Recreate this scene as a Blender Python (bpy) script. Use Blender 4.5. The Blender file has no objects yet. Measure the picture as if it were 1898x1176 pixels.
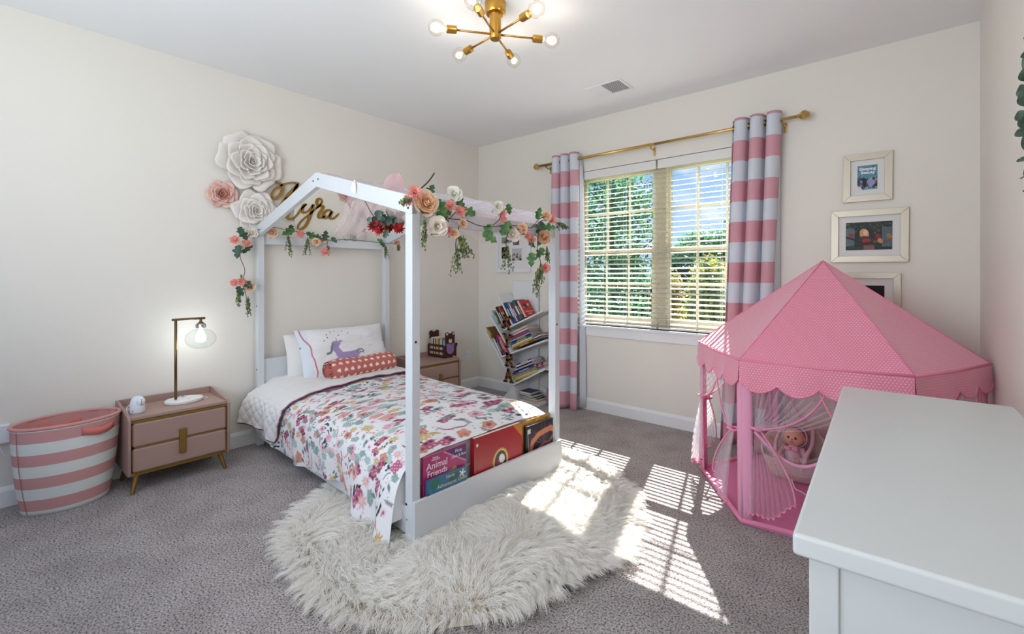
import bpy, math, random
import numpy as np
from mathutils import Vector, Matrix, Euler
random.seed(7)
RNG = np.random.default_rng(11)
PI = math.pi
sc = bpy.context.scene
COL = sc.collection


def lin(r, g, b):
    return tuple(((c / 255) / 12.92 if c / 255 <= .04045 else ((c / 255 + .055) / 1.055) ** 2.4) for c in (r, g, b))


# ------------------------------------------------------------------ camera, sky, sun, exposure
cam = bpy.data.cameras.new('camera')
camo = bpy.data.objects.new('camera', cam)
COL.objects.link(camo)
camo.location = (3.75, -3.80, 1.26)
camo.rotation_euler = (PI / 2, 0, math.radians(40.5))
cam.sensor_width = 36
cam.lens = 858 / 1898 * 36
cam.shift_y = -76 / 1898
cam.clip_start = .02
cam.clip_end = 300
sc.camera = camo

w = bpy.data.worlds.new('sky')
sc.world = w
w.use_nodes = True
nt = w.node_tree
bg = nt.nodes['Background']
tc = nt.nodes.new('ShaderNodeTexCoord')
sep = nt.nodes.new('ShaderNodeSeparateXYZ')
nt.links.new(tc.outputs['Generated'], sep.inputs[0])
rmp = nt.nodes.new('ShaderNodeValToRGB')
nt.links.new(sep.outputs['Z'], rmp.inputs[0])
rmp.color_ramp.elements[0].position = .0
rmp.color_ramp.elements[0].color = (*lin(186, 214, 243), 1)
rmp.color_ramp.elements[1].position = .4
rmp.color_ramp.elements[1].color = (*lin(96, 154, 224), 1)
nz = nt.nodes.new('ShaderNodeTexNoise')
nz.inputs['Scale'].default_value = 5.5
nz.inputs['Detail'].default_value = 7
mp = nt.nodes.new('ShaderNodeMapping')
mp.inputs['Scale'].default_value = (1, 1, 2.2)
nt.links.new(tc.outputs['Generated'], mp.inputs[0])
nt.links.new(mp.outputs[0], nz.inputs[0])
cr = nt.nodes.new('ShaderNodeValToRGB')
cr.color_ramp.elements[0].position = .54
cr.color_ramp.elements[1].position = .74
nt.links.new(nz.outputs['Fac'], cr.inputs[0])
mx = nt.nodes.new('ShaderNodeMixRGB')
nt.links.new(cr.outputs[0], mx.inputs[0])
nt.links.new(rmp.outputs[0], mx.inputs[1])
mx.inputs[2].default_value = (*lin(246, 249, 252), 1)
nt.links.new(mx.outputs[0], bg.inputs['Color'])
bg.inputs['Strength'].default_value = 1.15

sun = bpy.data.lights.new('sun', 'SUN')
suno = bpy.data.objects.new('sun', sun)
COL.objects.link(suno)
sun.energy = 30
sun.angle = math.radians(.53)
sun.color = (1, .985, .95)
suno.rotation_euler = Vector((.268, -1, -1.0)).to_track_quat('-Z', 'Y').to_euler()

# soft fill light added behind the camera, shining through an invented rear-wall opening
dl = bpy.data.lights.new('rear_fill_light', 'AREA')
dlo = bpy.data.objects.new('rear_fill_light', dl)
COL.objects.link(dlo)
dl.shape = 'RECTANGLE'
dl.size = 2.2
dl.size_y = 1.7
dl.energy = 56
dl.color = (.93, .97, 1)
dlo.location = (2.35, -4.75, 1.55)
dlo.rotation_euler = Vector((.10, 1, .72)).to_track_quat('-Z', 'Z').to_euler()

sc.view_settings.view_transform = 'Standard'
sc.view_settings.look = 'None'
sc.view_settings.gamma = 1
sc.view_settings.use_curve_mapping = False
sc.view_settings.exposure = 0.15
sc.cycles.max_bounces = 8
sc.cycles.diffuse_bounces = 5
sc.cycles.transparent_max_bounces = 24
sc.cycles.caustics_reflective = False
sc.cycles.caustics_refractive = False
sc.cycles.sample_clamp_indirect = 4


# ------------------------------------------------------------------ helpers: materials
def mat(name, col, rough=.5, metal=0., bump=None, var=None, sheen=0., spec=None, trans=0., coord='Object', emit=None):
    m = bpy.data.materials.new(name)
    m.use_nodes = True
    n, l = m.node_tree.nodes, m.node_tree.links
    b = n['Principled BSDF']
    b.inputs['Roughness'].default_value = rough
    b.inputs['Metallic'].default_value = metal
    c = lin(*col)
    b.inputs['Base Color'].default_value = (*c, 1)
    if spec is not None:
        b.inputs['Specular IOR Level'].default_value = spec
    if sheen:
        b.inputs['Sheen Weight'].default_value = sheen
    t = n.new('ShaderNodeTexCoord')
    if var:                                     # (scale, other colour, low, high)
        z = n.new('ShaderNodeTexNoise')
        z.inputs['Scale'].default_value = var[0]
        z.inputs['Detail'].default_value = 5
        l.new(t.outputs[coord], z.inputs['Vector'])
        r = n.new('ShaderNodeValToRGB')
        r.color_ramp.elements[0].position = var[2] if len(var) > 2 else .35
        r.color_ramp.elements[1].position = var[3] if len(var) > 3 else .65
        r.color_ramp.elements[0].color = (*lin(*var[1]), 1)
        r.color_ramp.elements[1].color = (*c, 1)
        l.new(z.outputs['Fac'], r.inputs[0])
        l.new(r.outputs[0], b.inputs['Base Color'])
    if bump:                                    # (scale, strength, distance)
        z = n.new('ShaderNodeTexNoise')
        z.inputs['Scale'].default_value = bump[0]
        z.inputs['Detail'].default_value = 4
        l.new(t.outputs[coord], z.inputs['Vector'])
        p = n.new('ShaderNodeBump')
        p.inputs['Strength'].default_value = bump[1]
        p.inputs['Distance'].default_value = bump[2] if len(bump) > 2 else .002
        l.new(z.outputs['Fac'], p.inputs['Height'])
        l.new(p.outputs[0], b.inputs['Normal'])
    if trans:
        tr = n.new('ShaderNodeBsdfTranslucent')
        mxs = n.new('ShaderNodeMixShader')
        mxs.inputs[0].default_value = trans
        if b.inputs['Base Color'].links:
            l.new(b.inputs['Base Color'].links[0].from_socket, tr.inputs[0])
        else:
            tr.inputs[0].default_value = (*c, 1)
        l.new(b.outputs[0], mxs.inputs[1])
        l.new(tr.outputs[0], mxs.inputs[2])
        l.new(mxs.outputs[0], n['Material Output'].inputs[0])
    if emit:
        b.inputs['Emission Color'].default_value = (*emit[:3], 1)
        b.inputs['Emission Strength'].default_value = emit[3]
    return m


def mathn(n, l, op, a, b=None, c=None):
    k = n.new('ShaderNodeMath')
    k.operation = op
    for i, v in enumerate((a, b, c)):
        if v is None:
            continue
        if isinstance(v, (int, float)):
            k.inputs[i].default_value = v
        else:
            l.new(v, k.inputs[i])
    return k.outputs[0]


def stripe_mat(name, ca, cb, z0, pitch, rough=.85, trans=0., bump=(300, .3, .001)):
    m = mat(name, ca, rough, bump=bump)
    n, l = m.node_tree.nodes, m.node_tree.links
    b = n['Principled BSDF']
    t = n.new('ShaderNodeTexCoord')
    s = n.new('ShaderNodeSeparateXYZ')
    l.new(t.outputs['Object'], s.inputs[0])
    v = mathn(n, l, 'SUBTRACT', s.outputs['Z'], z0)
    v = mathn(n, l, 'DIVIDE', v, 2 * pitch)
    v = mathn(n, l, 'FLOORED_MODULO', v, 1.0)
    v = mathn(n, l, 'LESS_THAN', v, .5)
    up = mathn(n, l, 'GREATER_THAN', s.outputs['Z'], z0)
    v = mathn(n, l, 'MULTIPLY', v, up)
    x = n.new('ShaderNodeMixRGB')
    l.new(v, x.inputs[0])
    x.inputs[1].default_value = (*lin(*cb), 1)
    x.inputs[2].default_value = (*lin(*ca), 1)
    l.new(x.outputs[0], b.inputs['Base Color'])
    if trans:
        tr = n.new('ShaderNodeBsdfTranslucent')
        l.new(x.outputs[0], tr.inputs[0])
        ms = n.new('ShaderNodeMixShader')
        ms.inputs[0].default_value = trans
        l.new(b.outputs[0], ms.inputs[1])
        l.new(tr.outputs[0], ms.inputs[2])
        l.new(ms.outputs[0], n['Material Output'].inputs[0])
    return m


def dot_mat(name, ca, cb, cell, rad, trans=.2):
    """hexagonal lattice of small dots, laid out in UV metres"""
    m = mat(name, ca, .55, bump=(400, .25, .001), sheen=.6)
    n, l = m.node_tree.nodes, m.node_tree.links
    b = n['Principled BSDF']
    uv = n.new('ShaderNodeUVMap')
    s = n.new('ShaderNodeSeparateXYZ')
    l.new(uv.outputs[0], s.inputs[0])
    u = mathn(n, l, 'DIVIDE', s.outputs['X'], cell)
    v = mathn(n, l, 'DIVIDE', s.outputs['Y'], cell * 1.732)

    def lat(off):
        a = mathn(n, l, 'SUBTRACT', mathn(n, l, 'FRACT', mathn(n, l, 'ADD', u, off + 100)), .5)
        c = mathn(n, l, 'MULTIPLY', mathn(n, l, 'SUBTRACT', mathn(n, l, 'FRACT', mathn(n, l, 'ADD', v, off + 100)), .5), 1.732)
        return mathn(n, l, 'SQRT', mathn(n, l, 'ADD', mathn(n, l, 'MULTIPLY', a, a), mathn(n, l, 'MULTIPLY', c, c)))
    d = mathn(n, l, 'MINIMUM', lat(0), lat(.5))
    f = mathn(n, l, 'LESS_THAN', d, rad)
    x = n.new('ShaderNodeMixRGB')
    l.new(f, x.inputs[0])
    x.inputs[1].default_value = (*lin(*ca), 1)
    x.inputs[2].default_value = (*lin(*cb), 1)
    l.new(x.outputs[0], b.inputs['Base Color'])
    tr = n.new('ShaderNodeBsdfTranslucent')
    l.new(x.outputs[0], tr.inputs[0])
    ms = n.new('ShaderNodeMixShader')
    ms.inputs[0].default_value = trans
    l.new(b.outputs[0], ms.inputs[1])
    l.new(tr.outputs[0], ms.inputs[2])
    l.new(ms.outputs[0], n['Material Output'].inputs[0])
    return m


def print_mat(name, rough=.7, bump=None, spec=.3):
    """flat print: the colour attribute of the mesh"""
    m = mat(name, (255, 255, 255), rough, bump=bump, spec=spec)
    n, l = m.node_tree.nodes, m.node_tree.links
    a = n.new('ShaderNodeAttribute')
    a.attribute_name = 'Col'
    l.new(a.outputs['Color'], n['Principled BSDF'].inputs['Base Color'])
    return m


def glass_mat(name, tint=(250, 252, 252), gloss=.1, tf=1.):
    m = bpy.data.materials.new(name)
    m.use_nodes = True
    n, l = m.node_tree.nodes, m.node_tree.links
    n.remove(n['Principled BSDF'])
    t = n.new('ShaderNodeBsdfTransparent')
    t.inputs[0].default_value = (*lin(*tint), 1)
    g = n.new('ShaderNodeBsdfGlossy')
    g.inputs['Roughness'].default_value = .02
    f = n.new('ShaderNodeLayerWeight')
    f.inputs[0].default_value = .5
    p5 = mathn(n, l, 'POWER', f.outputs['Facing'], 4.0)
    k = mathn(n, l, 'MULTIPLY_ADD', p5, .8, gloss)
    ms = n.new('ShaderNodeMixShader')
    l.new(k, ms.inputs[0])
    l.new(t.outputs[0], ms.inputs[1])
    l.new(g.outputs[0], ms.inputs[2])
    l.new(ms.outputs[0], n['Material Output'].inputs[0])
    return m


def sheer_mat(name, col, dens, edge=.5):
    m = bpy.data.materials.new(name)
    m.use_nodes = True
    n, l = m.node_tree.nodes, m.node_tree.links
    n.remove(n['Principled BSDF'])
    t = n.new('ShaderNodeBsdfTransparent')
    d = n.new('ShaderNodeBsdfDiffuse')
    d.inputs[0].default_value = (*lin(*col), 1)
    tr = n.new('ShaderNodeBsdfTranslucent')
    tr.inputs[0].default_value = (*lin(*col), 1)
    a = n.new('ShaderNodeMixShader')
    a.inputs[0].default_value = .5
    l.new(d.outputs[0], a.inputs[1])
    l.new(tr.outputs[0], a.inputs[2])
    lw = n.new('ShaderNodeLayerWeight')
    lw.inputs[0].default_value = .35
    k = mathn(n, l, 'MULTIPLY_ADD', lw.outputs['Facing'], edge, dens)
    k = mathn(n, l, 'MINIMUM', k, .95)
    ms = n.new('ShaderNodeMixShader')
    l.new(k, ms.inputs[0])
    l.new(t.outputs[0], ms.inputs[1])
    l.new(a.outputs[0], ms.inputs[2])
    l.new(ms.outputs[0], n['Material Output'].inputs[0])
    return m


M = {}
M['wall'] = mat('wall_paint', (231, 226, 217), .75, bump=(260, .12, .0015))
M['ceil'] = mat('ceiling_paint', (240, 241, 242), .8, bump=(220, .12, .0015))
M['trim'] = mat('trim_paint', (236, 237, 238), .4)
M['white'] = mat('white_lacquer', (212, 216, 220), .35, bump=(60, .03, .001))
M['dresserwhite'] = mat('dresser_paint', (210, 213, 213), .3, bump=(60, .03, .001))
M['tentseam'] = mat('pink_seam', (232, 134, 164), .8)
M['shelfwhite'] = mat('white_laminate', (226, 227, 229), .4)
M['vinyl'] = mat('window_vinyl', (200, 188, 160), .45)
M['slat'] = mat('blind_slat', (240, 240, 236), .4, trans=.12)
M['cord'] = mat('blind_cord', (235, 235, 230), .7)
M['brass'] = mat('brushed_brass', (196, 150, 72), .3, 1., bump=(90, .05, .0005))
M['rodbrass'] = mat('curtain_rod_brass', (204, 170, 104), .3, 1.)
M['antique'] = mat('antique_brass', (128, 104, 70), .35, 1.)
M['gold'] = mat('gold_trim', (150, 118, 58), .42, .85)
M['glitter'] = mat('gold_glitter', (176, 136, 62), .5, .6, bump=(500, .8, .002), var=(300, (120, 86, 30), .3, .6))
M['dark'] = mat('dark_bolt', (60, 60, 66), .4, .8)
M['black'] = mat('black_plastic', (22, 22, 24), .4)
M['leatherette'] = mat('pink_leatherette', (164, 134, 124), .5, bump=(350, .25, .001))
M['marble'] = mat('white_marble', (236, 234, 232), .2, var=(18, (150, 146, 144), .36, .42))
M['plastic'] = mat('white_plastic', (232, 236, 242), .3)
M['silver'] = mat('chrome', (190, 190, 190), .15, 1.)
M['glass'] = glass_mat('window_glass', (252, 253, 252), .02)
M['pictureglass'] = glass_mat('picture_glass', (252, 252, 252), .0)
M['pictureglass'].node_tree.nodes['Math.001'].inputs[1].default_value = .12
M['bulbglass'] = glass_mat('bulb_glass', (252, 249, 244), .05)
M['globeglass'] = glass_mat('seeded_globe_glass', (249, 252, 251), .05)
M['mattress'] = mat('mattress_ticking', (232, 232, 230), .9)
M['quilt'] = mat('white_quilted_cotton', (236, 234, 232), .9, bump=(40, .35, .004), sheen=.2)
M['piping'] = mat('magenta_piping', (132, 52, 92), .8)
M['print'] = print_mat('printed_cotton', .85, bump=(120, .12, .001), spec=.15)
M['gloss_print'] = print_mat('printed_cover', .3, spec=.5)
M['photo_print'] = print_mat('photo_print', .4)
M['paper'] = mat('book_paper', (228, 222, 208), .8, bump=(30, .2, .001))
M['rosewhite'] = mat('white_paper_rose', (236, 230, 224), .8)
M['rosepink'] = mat('blush_paper_rose', (234, 196, 184), .8, var=(6, (218, 164, 150), .3, .6))
M['rosepinkdeep'] = mat('deep_rose_centre', (198, 136, 120), .8)
M['sign'] = mat('cream_sign_board', (236, 231, 220), .6)
M['coral'] = mat('coral_petal', (248, 178, 168), .7, trans=.2)
M['peach'] = mat('peach_petal', (252, 232, 208), .7, trans=.2, var=(60, (247, 214, 184), .35, .6))
M['peachdeep'] = mat('deep_peach_petal', (246, 206, 170), .75, trans=.1)
M['gauzethick'] = sheer_mat('gathered_pink_gauze', (250, 214, 222), .34, .3)
M['cream'] = mat('cream_petal', (252, 243, 232), .7, trans=.2)
M['petalwhite'] = mat('white_petal', (244, 242, 232), .7, trans=.2)
M['leaf'] = mat('garland_leaf', (92, 136, 70), .5, trans=.15, var=(40, (48, 92, 50), .35, .65))
M['leafd'] = mat('dark_garland_leaf', (46, 78, 54), .5)
M['sage'] = mat('sage_leaf', (104, 130, 118), .6, var=(30, (60, 84, 74), .35, .65))
M['olive'] = mat('berry_sprig_green', (132, 144, 84), .6, var=(60, (74, 94, 52), .4, .6))
M['berry'] = mat('dark_berry', (52, 36, 34), .4)
M['stem'] = mat('garland_stem', (54, 50, 36), .7)
M['red'] = mat('red_petal', (206, 58, 50), .6, var=(30, (150, 30, 40), .4, .6))
M['gauze'] = sheer_mat('pink_gauze', (250, 224, 230), .14, .42)
M['net'] = sheer_mat('white_netting', (252, 244, 249), .13, .28)
M['tent'] = dot_mat('pink_dotted_fabric', (240, 140, 168), (252, 222, 230), .0135, .17, .15)
M['tentplain'] = mat('pink_tent_fabric', (248, 180, 210), .8, trans=.25, bump=(60, .15, .002))
M['tentfloor'] = mat('pink_tent_floor', (226, 134, 180), .75, bump=(14, .5, .01))
M['tentedge'] = mat('hot_pink_binding', (238, 142, 178), .8)
M['carpet_edge'] = mat('carpet_edge', (150, 140, 138), .9)
M['hamperpink'] = stripe_mat('hamper_canvas_stripes', (204, 152, 150), (222, 226, 222), 0.028, .0605, .9)
M['canvaspink'] = mat('pink_canvas', (208, 150, 144), .9, bump=(300, .3, .001))
M['curtain'] = stripe_mat('striped_curtain_cotton', (220, 166, 178), (222, 226, 234), .015, .1495, .85, trans=.18)
M['lining'] = mat('curtain_lining', (232, 236, 244), .85, trans=.3)
M['silverframe'] = mat('champagne_frame', (196, 188, 170), .35, .35, bump=(120, .1, .001))
M['mat'] = mat('picture_mat', (236, 234, 232), .8)
M['whiteframe'] = mat('white_picture_frame', (226, 228, 232), .4)
M['bear'] = mat('dark_brown_wood', (70, 30, 24), .4)
M['beartan'] = mat('bear_muzzle', (226, 206, 168), .6)
M['bearlilac'] = mat('bear_lilac_overalls', (140, 110, 160), .6)
M['letterwood'] = mat('brown_wooden_letter', (128, 88, 50), .7, var=(40, (98, 62, 34), .35, .65), bump=(60, .3, .002))
M['dollskin'] = mat('doll_vinyl_skin', (226, 170, 148), .5)
M['dollcloth'] = mat('doll_clothes', (226, 196, 206), .9)
M['carrier'] = mat('carrier_fabric', (206, 186, 180), .9, var=(22, (216, 140, 90), .3, .42))
M['bark'] = mat('bark', (92, 80, 66), .9, bump=(20, .6, .02))
M['grass'] = mat('lawn', (96, 128, 62), .95, var=(2, (70, 100, 44)))
M['leafA'] = mat('maple_foliage', (104, 152, 96), .6, trans=.3, var=(3, (58, 108, 78), .4, .6))
M['leafB'] = mat('dark_conifer_foliage', (52, 92, 66), .7, trans=.15, var=(3, (30, 60, 50), .4, .6))
M['leafC'] = mat('yellowing_foliage', (196, 178, 84), .6, trans=.3, var=(2.5, (104, 132, 64), .42, .58))
M['leafD'] = mat('orange_foliage', (216, 164, 92), .6, trans=.3, var=(2.5, (132, 134, 66), .45, .6))
M['wreath'] = mat('eucalyptus_leaf', (92, 116, 98), .55, var=(40, (58, 80, 66), .35, .65))
M['filament'] = mat('warm_filament', (255, 230, 190), .5, emit=(1, .84, .62, 9))
M['duct'] = mat('vent_duct_dark', (70, 74, 74), .8)

# carpet: cut pile in mixed light and dark yarns
def carpet_mat():
    m = mat('grey_cut_pile_carpet', (168, 158, 157), .98, spec=.1)
    n, l = m.node_tree.nodes, m.node_tree.links
    b = n['Principled BSDF']
    t = n.new('ShaderNodeTexCoord')
    a = n.new('ShaderNodeTexNoise')
    a.inputs['Scale'].default_value = 125
    a.inputs['Detail'].default_value = 3
    a.inputs['Roughness'].default_value = .7
    l.new(t.outputs['Object'], a.inputs['Vector'])
    r = n.new('ShaderNodeValToRGB')
    e = r.color_ramp.elements
    e[0].position = .36
    e[0].color = (*lin(86, 78, 78), 1)
    e[1].position = .6
    e[1].color = (*lin(216, 209, 206), 1)
    k = e.new(.46)
    k.color = (*lin(176, 167, 165), 1)
    l.new(a.outputs['Fac'], r.inputs[0])
    c = n.new('ShaderNodeTexNoise')
    c.inputs['Scale'].default_value = 5
    c.inputs['Detail'].default_value = 3
    l.new(t.outputs['Object'], c.inputs['Vector'])
    r2 = n.new('ShaderNodeValToRGB')
    r2.color_ramp.elements[0].position = .35
    r2.color_ramp.elements[0].color = (.84, .83, .83, 1)
    r2.color_ramp.elements[1].position = .6
    r2.color_ramp.elements[1].color = (1, 1, 1, 1)
    l.new(c.outputs['Fac'], r2.inputs[0])
    x = n.new('ShaderNodeMixRGB')
    x.blend_type = 'MULTIPLY'
    x.inputs[0].default_value = 1
    l.new(r.outputs[0], x.inputs[1])
    l.new(r2.outputs[0], x.inputs[2])
    l.new(x.outputs[0], b.inputs['Base Color'])
    p = n.new('ShaderNodeBump')
    p.inputs['Strength'].default_value = .9
    p.inputs['Distance'].default_value = .012
    l.new(a.outputs['Fac'], p.inputs['Height'])
    l.new(p.outputs[0], b.inputs['Normal'])
    return m


M['carpet'] = carpet_mat()


def fur_mat():
    m = bpy.data.materials.new('cream_faux_fur')
    m.use_nodes = True
    n, l = m.node_tree.nodes, m.node_tree.links
    b = n['Principled BSDF']
    b.inputs['Roughness'].default_value = .7
    b.inputs['Specular IOR Level'].default_value = .2
    h = n.new('ShaderNodeHairInfo')
    r = n.new('ShaderNodeValToRGB')
    e = r.color_ramp.elements
    e[0].position = 0
    e[0].color = (*lin(216, 202, 182), 1)
    e[1].position = .4
    e[1].color = (*lin(253, 250, 244), 1)
    l.new(h.outputs['Intercept'], r.inputs[0])
    l.new(r.outputs[0], b.inputs['Base Color'])
    tr = n.new('ShaderNodeBsdfTranslucent')
    l.new(r.outputs[0], tr.inputs[0])
    ms = n.new('ShaderNodeMixShader')
    ms.inputs[0].default_value = .3
    l.new(b.outputs[0], ms.inputs[1])
    l.new(tr.outputs[0], ms.inputs[2])
    l.new(ms.outputs[0], n['Material Output'].inputs[0])
    return m


M['fur'] = fur_mat()
M['rugback'] = mat('rug_backing', (232, 222, 204), .95)


# ------------------------------------------------------------------ helpers: meshes
def basis(nrm, up=(0, 0, 1)):
    n = Vector(nrm).normalized()
    u = Vector(up)
    if abs(n.dot(u.normalized())) > .98:
        u = Vector((0, 1, 0))
    x = u.cross(n).normalized()
    y = n.cross(x)
    return Matrix((x, y, n)).transposed()      # columns x, y, n


class MB:
    def __init__(s):
        s.v, s.f = [], []

    def add(s, vs, fs, mtx=None):
        o = len(s.v)
        if mtx is not None:
            vs = [mtx @ Vector(p) for p in vs]
        s.v += [tuple(p) for p in vs]
        s.f += [tuple(i + o for i in f) for f in fs]
        return s

    def box(s, a, b, mtx=None):
        x0, y0, z0 = a
        x1, y1, z1 = b
        vs = [(x0, y0, z0), (x1, y0, z0), (x1, y1, z0), (x0, y1, z0), (x0, y0, z1), (x1, y0, z1), (x1, y1, z1), (x0, y1, z1)]
        fs = [(0, 3, 2, 1), (4, 5, 6, 7), (0, 1, 5, 4), (1, 2, 6, 5), (2, 3, 7, 6), (3, 0, 4, 7)]
        return s.add(vs, fs, mtx)

    def tube(s, pts, r, n=8, mtx=None, closed=False):
        pts = [Vector(p) for p in pts]
        rs = r if isinstance(r, (list, tuple)) else [r] * len(pts)
        vs, fs = [], []
        pn = None
        for i, p in enumerate(pts):
            if closed:
                d = pts[(i + 1) % len(pts)] - pts[i - 1]
            else:
                d = pts[min(i + 1, len(pts) - 1)] - pts[max(i - 1, 0)]
            d = d.normalized() if d.length > 1e-9 else Vector((0, 0, 1))
            if pn is None:
                a = Vector((0, 0, 1)) if abs(d.z) < .9 else Vector((1, 0, 0))
                pn = (a - d * a.dot(d)).normalized()
            else:
                pn = (pn - d * pn.dot(d)).normalized()
            q = d.cross(pn)
            for k in range(n):
                t = 2 * PI * k / n
                vs.append(p + (pn * math.cos(t) + q * math.sin(t)) * rs[i])
        m = len(pts)
        for i in range(m if closed else m - 1):
            for k in range(n):
                a = i * n + k
                b = i * n + (k + 1) % n
                c = ((i + 1) % m) * n
                fs.append((a, b, c + (k + 1) % n, c + k))
        if not closed:
            fs.append(tuple(reversed(range(n))))
            fs.append(tuple((m - 1) * n + k for k in range(n)))
        return s.add(vs, fs, mtx)

    def lathe(s, prof, n=24, mtx=None, sx=1, sy=1):
        vs, fs = [], []
        for r, z in prof:
            for k in range(n):
                t = 2 * PI * k / n
                vs.append((r * math.cos(t) * sx, r * math.sin(t) * sy, z))
        for i in range(len(prof) - 1):
            for k in range(n):
                a, b = i * n + k, i * n + (k + 1) % n
                fs.append((a, b, b + n, a + n))
        fs.append(tuple(reversed(range(n))))
        fs.append(tuple((len(prof) - 1) * n + k for k in range(n)))
        return s.add(vs, fs, mtx)

    def prism(s, poly, z0, z1, mtx=None):
        n = len(poly)
        vs = [(x, y, z0) for x, y in poly] + [(x, y, z1) for x, y in poly]
        fs = [tuple(reversed(range(n))), tuple(range(n, 2 * n))]
        fs += [(i, (i + 1) % n, n + (i + 1) % n, n + i) for i in range(n)]
        return s.add(vs, fs, mtx)

    def grid(s, fn, nu, nv, mtx=None):
        vs = [fn(i / nu, j / nv) for j in range(nv + 1) for i in range(nu + 1)]
        fs = [(j * (nu + 1) + i, j * (nu + 1) + i + 1, (j + 1) * (nu + 1) + i + 1, (j + 1) * (nu + 1) + i)
              for j in range(nv) for i in range(nu)]
        return s.add(vs, fs, mtx)

    def sphere(s, c, r, nu=12, nv=8, mtx=None):
        rx, ry, rz = r if isinstance(r, (tuple, list)) else (r, r, r)
        prof = [(math.sin(PI * j / nv), -math.cos(PI * j / nv)) for j in range(nv + 1)]
        prof[0] = (.02, -1)
        prof[-1] = (.02, 1)
        m = Matrix.Translation(c) @ Matrix.Diagonal((rx, ry, rz, 1))
        if mtx is not None:
            m = mtx @ m
        return s.lathe(prof, nu, m)


def obj(name, mb, m, parent=None, smooth=False, bevel=0., seg=2, solid=0., sub=0, loc=None, rot=None):
    me = bpy.data.meshes.new(name)
    me.from_pydata(mb.v, [], mb.f)
    me.update()
    if smooth:
        me.polygons.foreach_set('use_smooth', [True] * len(me.polygons))
    o = bpy.data.objects.new(name, me)
    me.materials.append(M[m] if isinstance(m, str) else m)
    COL.objects.link(o)
    if parent:
        o.parent = parent
    if loc:
        o.location = loc
    if rot:
        o.rotation_euler = rot
    if solid:
        k = o.modifiers.new('solid', 'SOLIDIFY')
        k.thickness = solid
        k.offset = 0
    if bevel:
        k = o.modifiers.new('bevel', 'BEVEL')
        k.width = bevel
        k.segments = seg
        k.limit_method = 'ANGLE'
        k.angle_limit = math.radians(40)
        if not smooth:
            me.polygons.foreach_set('use_smooth', [True] * len(me.polygons))
            k.harden_normals = True
    if sub:
        k = o.modifiers.new('sub', 'SUBSURF')
        k.levels = k.render_levels = sub
    return o


def tag(o, label, cat, group=None):
    o['label'] = label
    o['category'] = cat
    if group:
        o['group'] = group
    return o


def thing(name, label, cat, loc=(0, 0, 0), rz=0., group=None):
    o = bpy.data.objects.new(name, None)
    o.empty_display_size = .05
    COL.objects.link(o)
    o.location = loc
    o.rotation_euler = (0, 0, rz)
    return tag(o, label, cat, group)


def struct(name, mb, m, parent=None, **k):
    o = obj(name, mb, m, parent, **k)
    if not parent:
        o['kind'] = 'structure'
    return o


def dup(o, loc=None, rz=None, label=None, parent=None):
    c = o.copy()
    COL.objects.link(c)
    if parent:
        c.parent = parent
    if loc is not None:
        c.location = loc
    if rz is not None:
        c.rotation_euler = (0, 0, rz)
    if label:
        c['label'] = label
    for ch in list(o.children):
        dup(ch, parent=c)
    return c


def npmesh(name, V, Cc, nu, nv, m, parent=None, uvs=None):
    """V (nv+1, nu+1, 3) grid; Cc the same with linear colours or None"""
    me = bpy.data.meshes.new(name)
    H, W = V.shape[:2]
    idx = np.arange(H * W).reshape(H, W)
    q = np.stack([idx[:-1, :-1], idx[:-1, 1:], idx[1:, 1:], idx[1:, :-1]], -1).reshape(-1, 4)
    me.vertices.add(H * W)
    me.vertices.foreach_set('co', V.reshape(-1).astype(np.float32))
    me.loops.add(q.size)
    me.loops.foreach_set('vertex_index', q.reshape(-1).astype(np.int32))
    me.polygons.add(len(q))
    me.polygons.foreach_set('loop_start', (np.arange(len(q)) * 4).astype(np.int32))
    me.polygons.foreach_set('use_smooth', np.ones(len(q), bool))
    me.update(calc_edges=True)
    if Cc is not None:
        a = me.color_attributes.new('Col', 'FLOAT_COLOR', 'POINT')
        c4 = np.concatenate([Cc.reshape(-1, 3), np.ones((H * W, 1))], 1).astype(np.float32)
        a.data.foreach_set('color', c4.reshape(-1))
    if uvs is not None:
        ul = me.uv_layers.new(name='UVMap')
        ul.data.foreach_set('uv', uvs.reshape(-1, 2)[q.reshape(-1)].astype(np.float32).reshape(-1))
    me.validate()
    me.materials.append(M[m])
    o = bpy.data.objects.new(name, me)
    COL.objects.link(o)
    if parent:
        o.parent = parent
    return o


# value noise in numpy
_PERM = RNG.random((256, 256))


def vnoise(x, y):
    xi, yi = np.floor(x).astype(int), np.floor(y).astype(int)
    fx, fy = x - xi, y - yi
    fx, fy = fx * fx * (3 - 2 * fx), fy * fy * (3 - 2 * fy)
    g = lambda a, b: _PERM[a & 255, b & 255]
    return (g(xi, yi) * (1 - fx) + g(xi + 1, yi) * fx) * (1 - fy) + (g(xi, yi + 1) * (1 - fx) + g(xi + 1, yi + 1) * fx) * fy


def fbm(x, y, o=3):
    r, a, t = 0, 1, 0
    for i in range(o):
        r = r + a * vnoise(x * 2 ** i + 17 * i, y * 2 ** i + 31 * i)
        t += a
        a *= .5
    return r / t - .5


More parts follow.
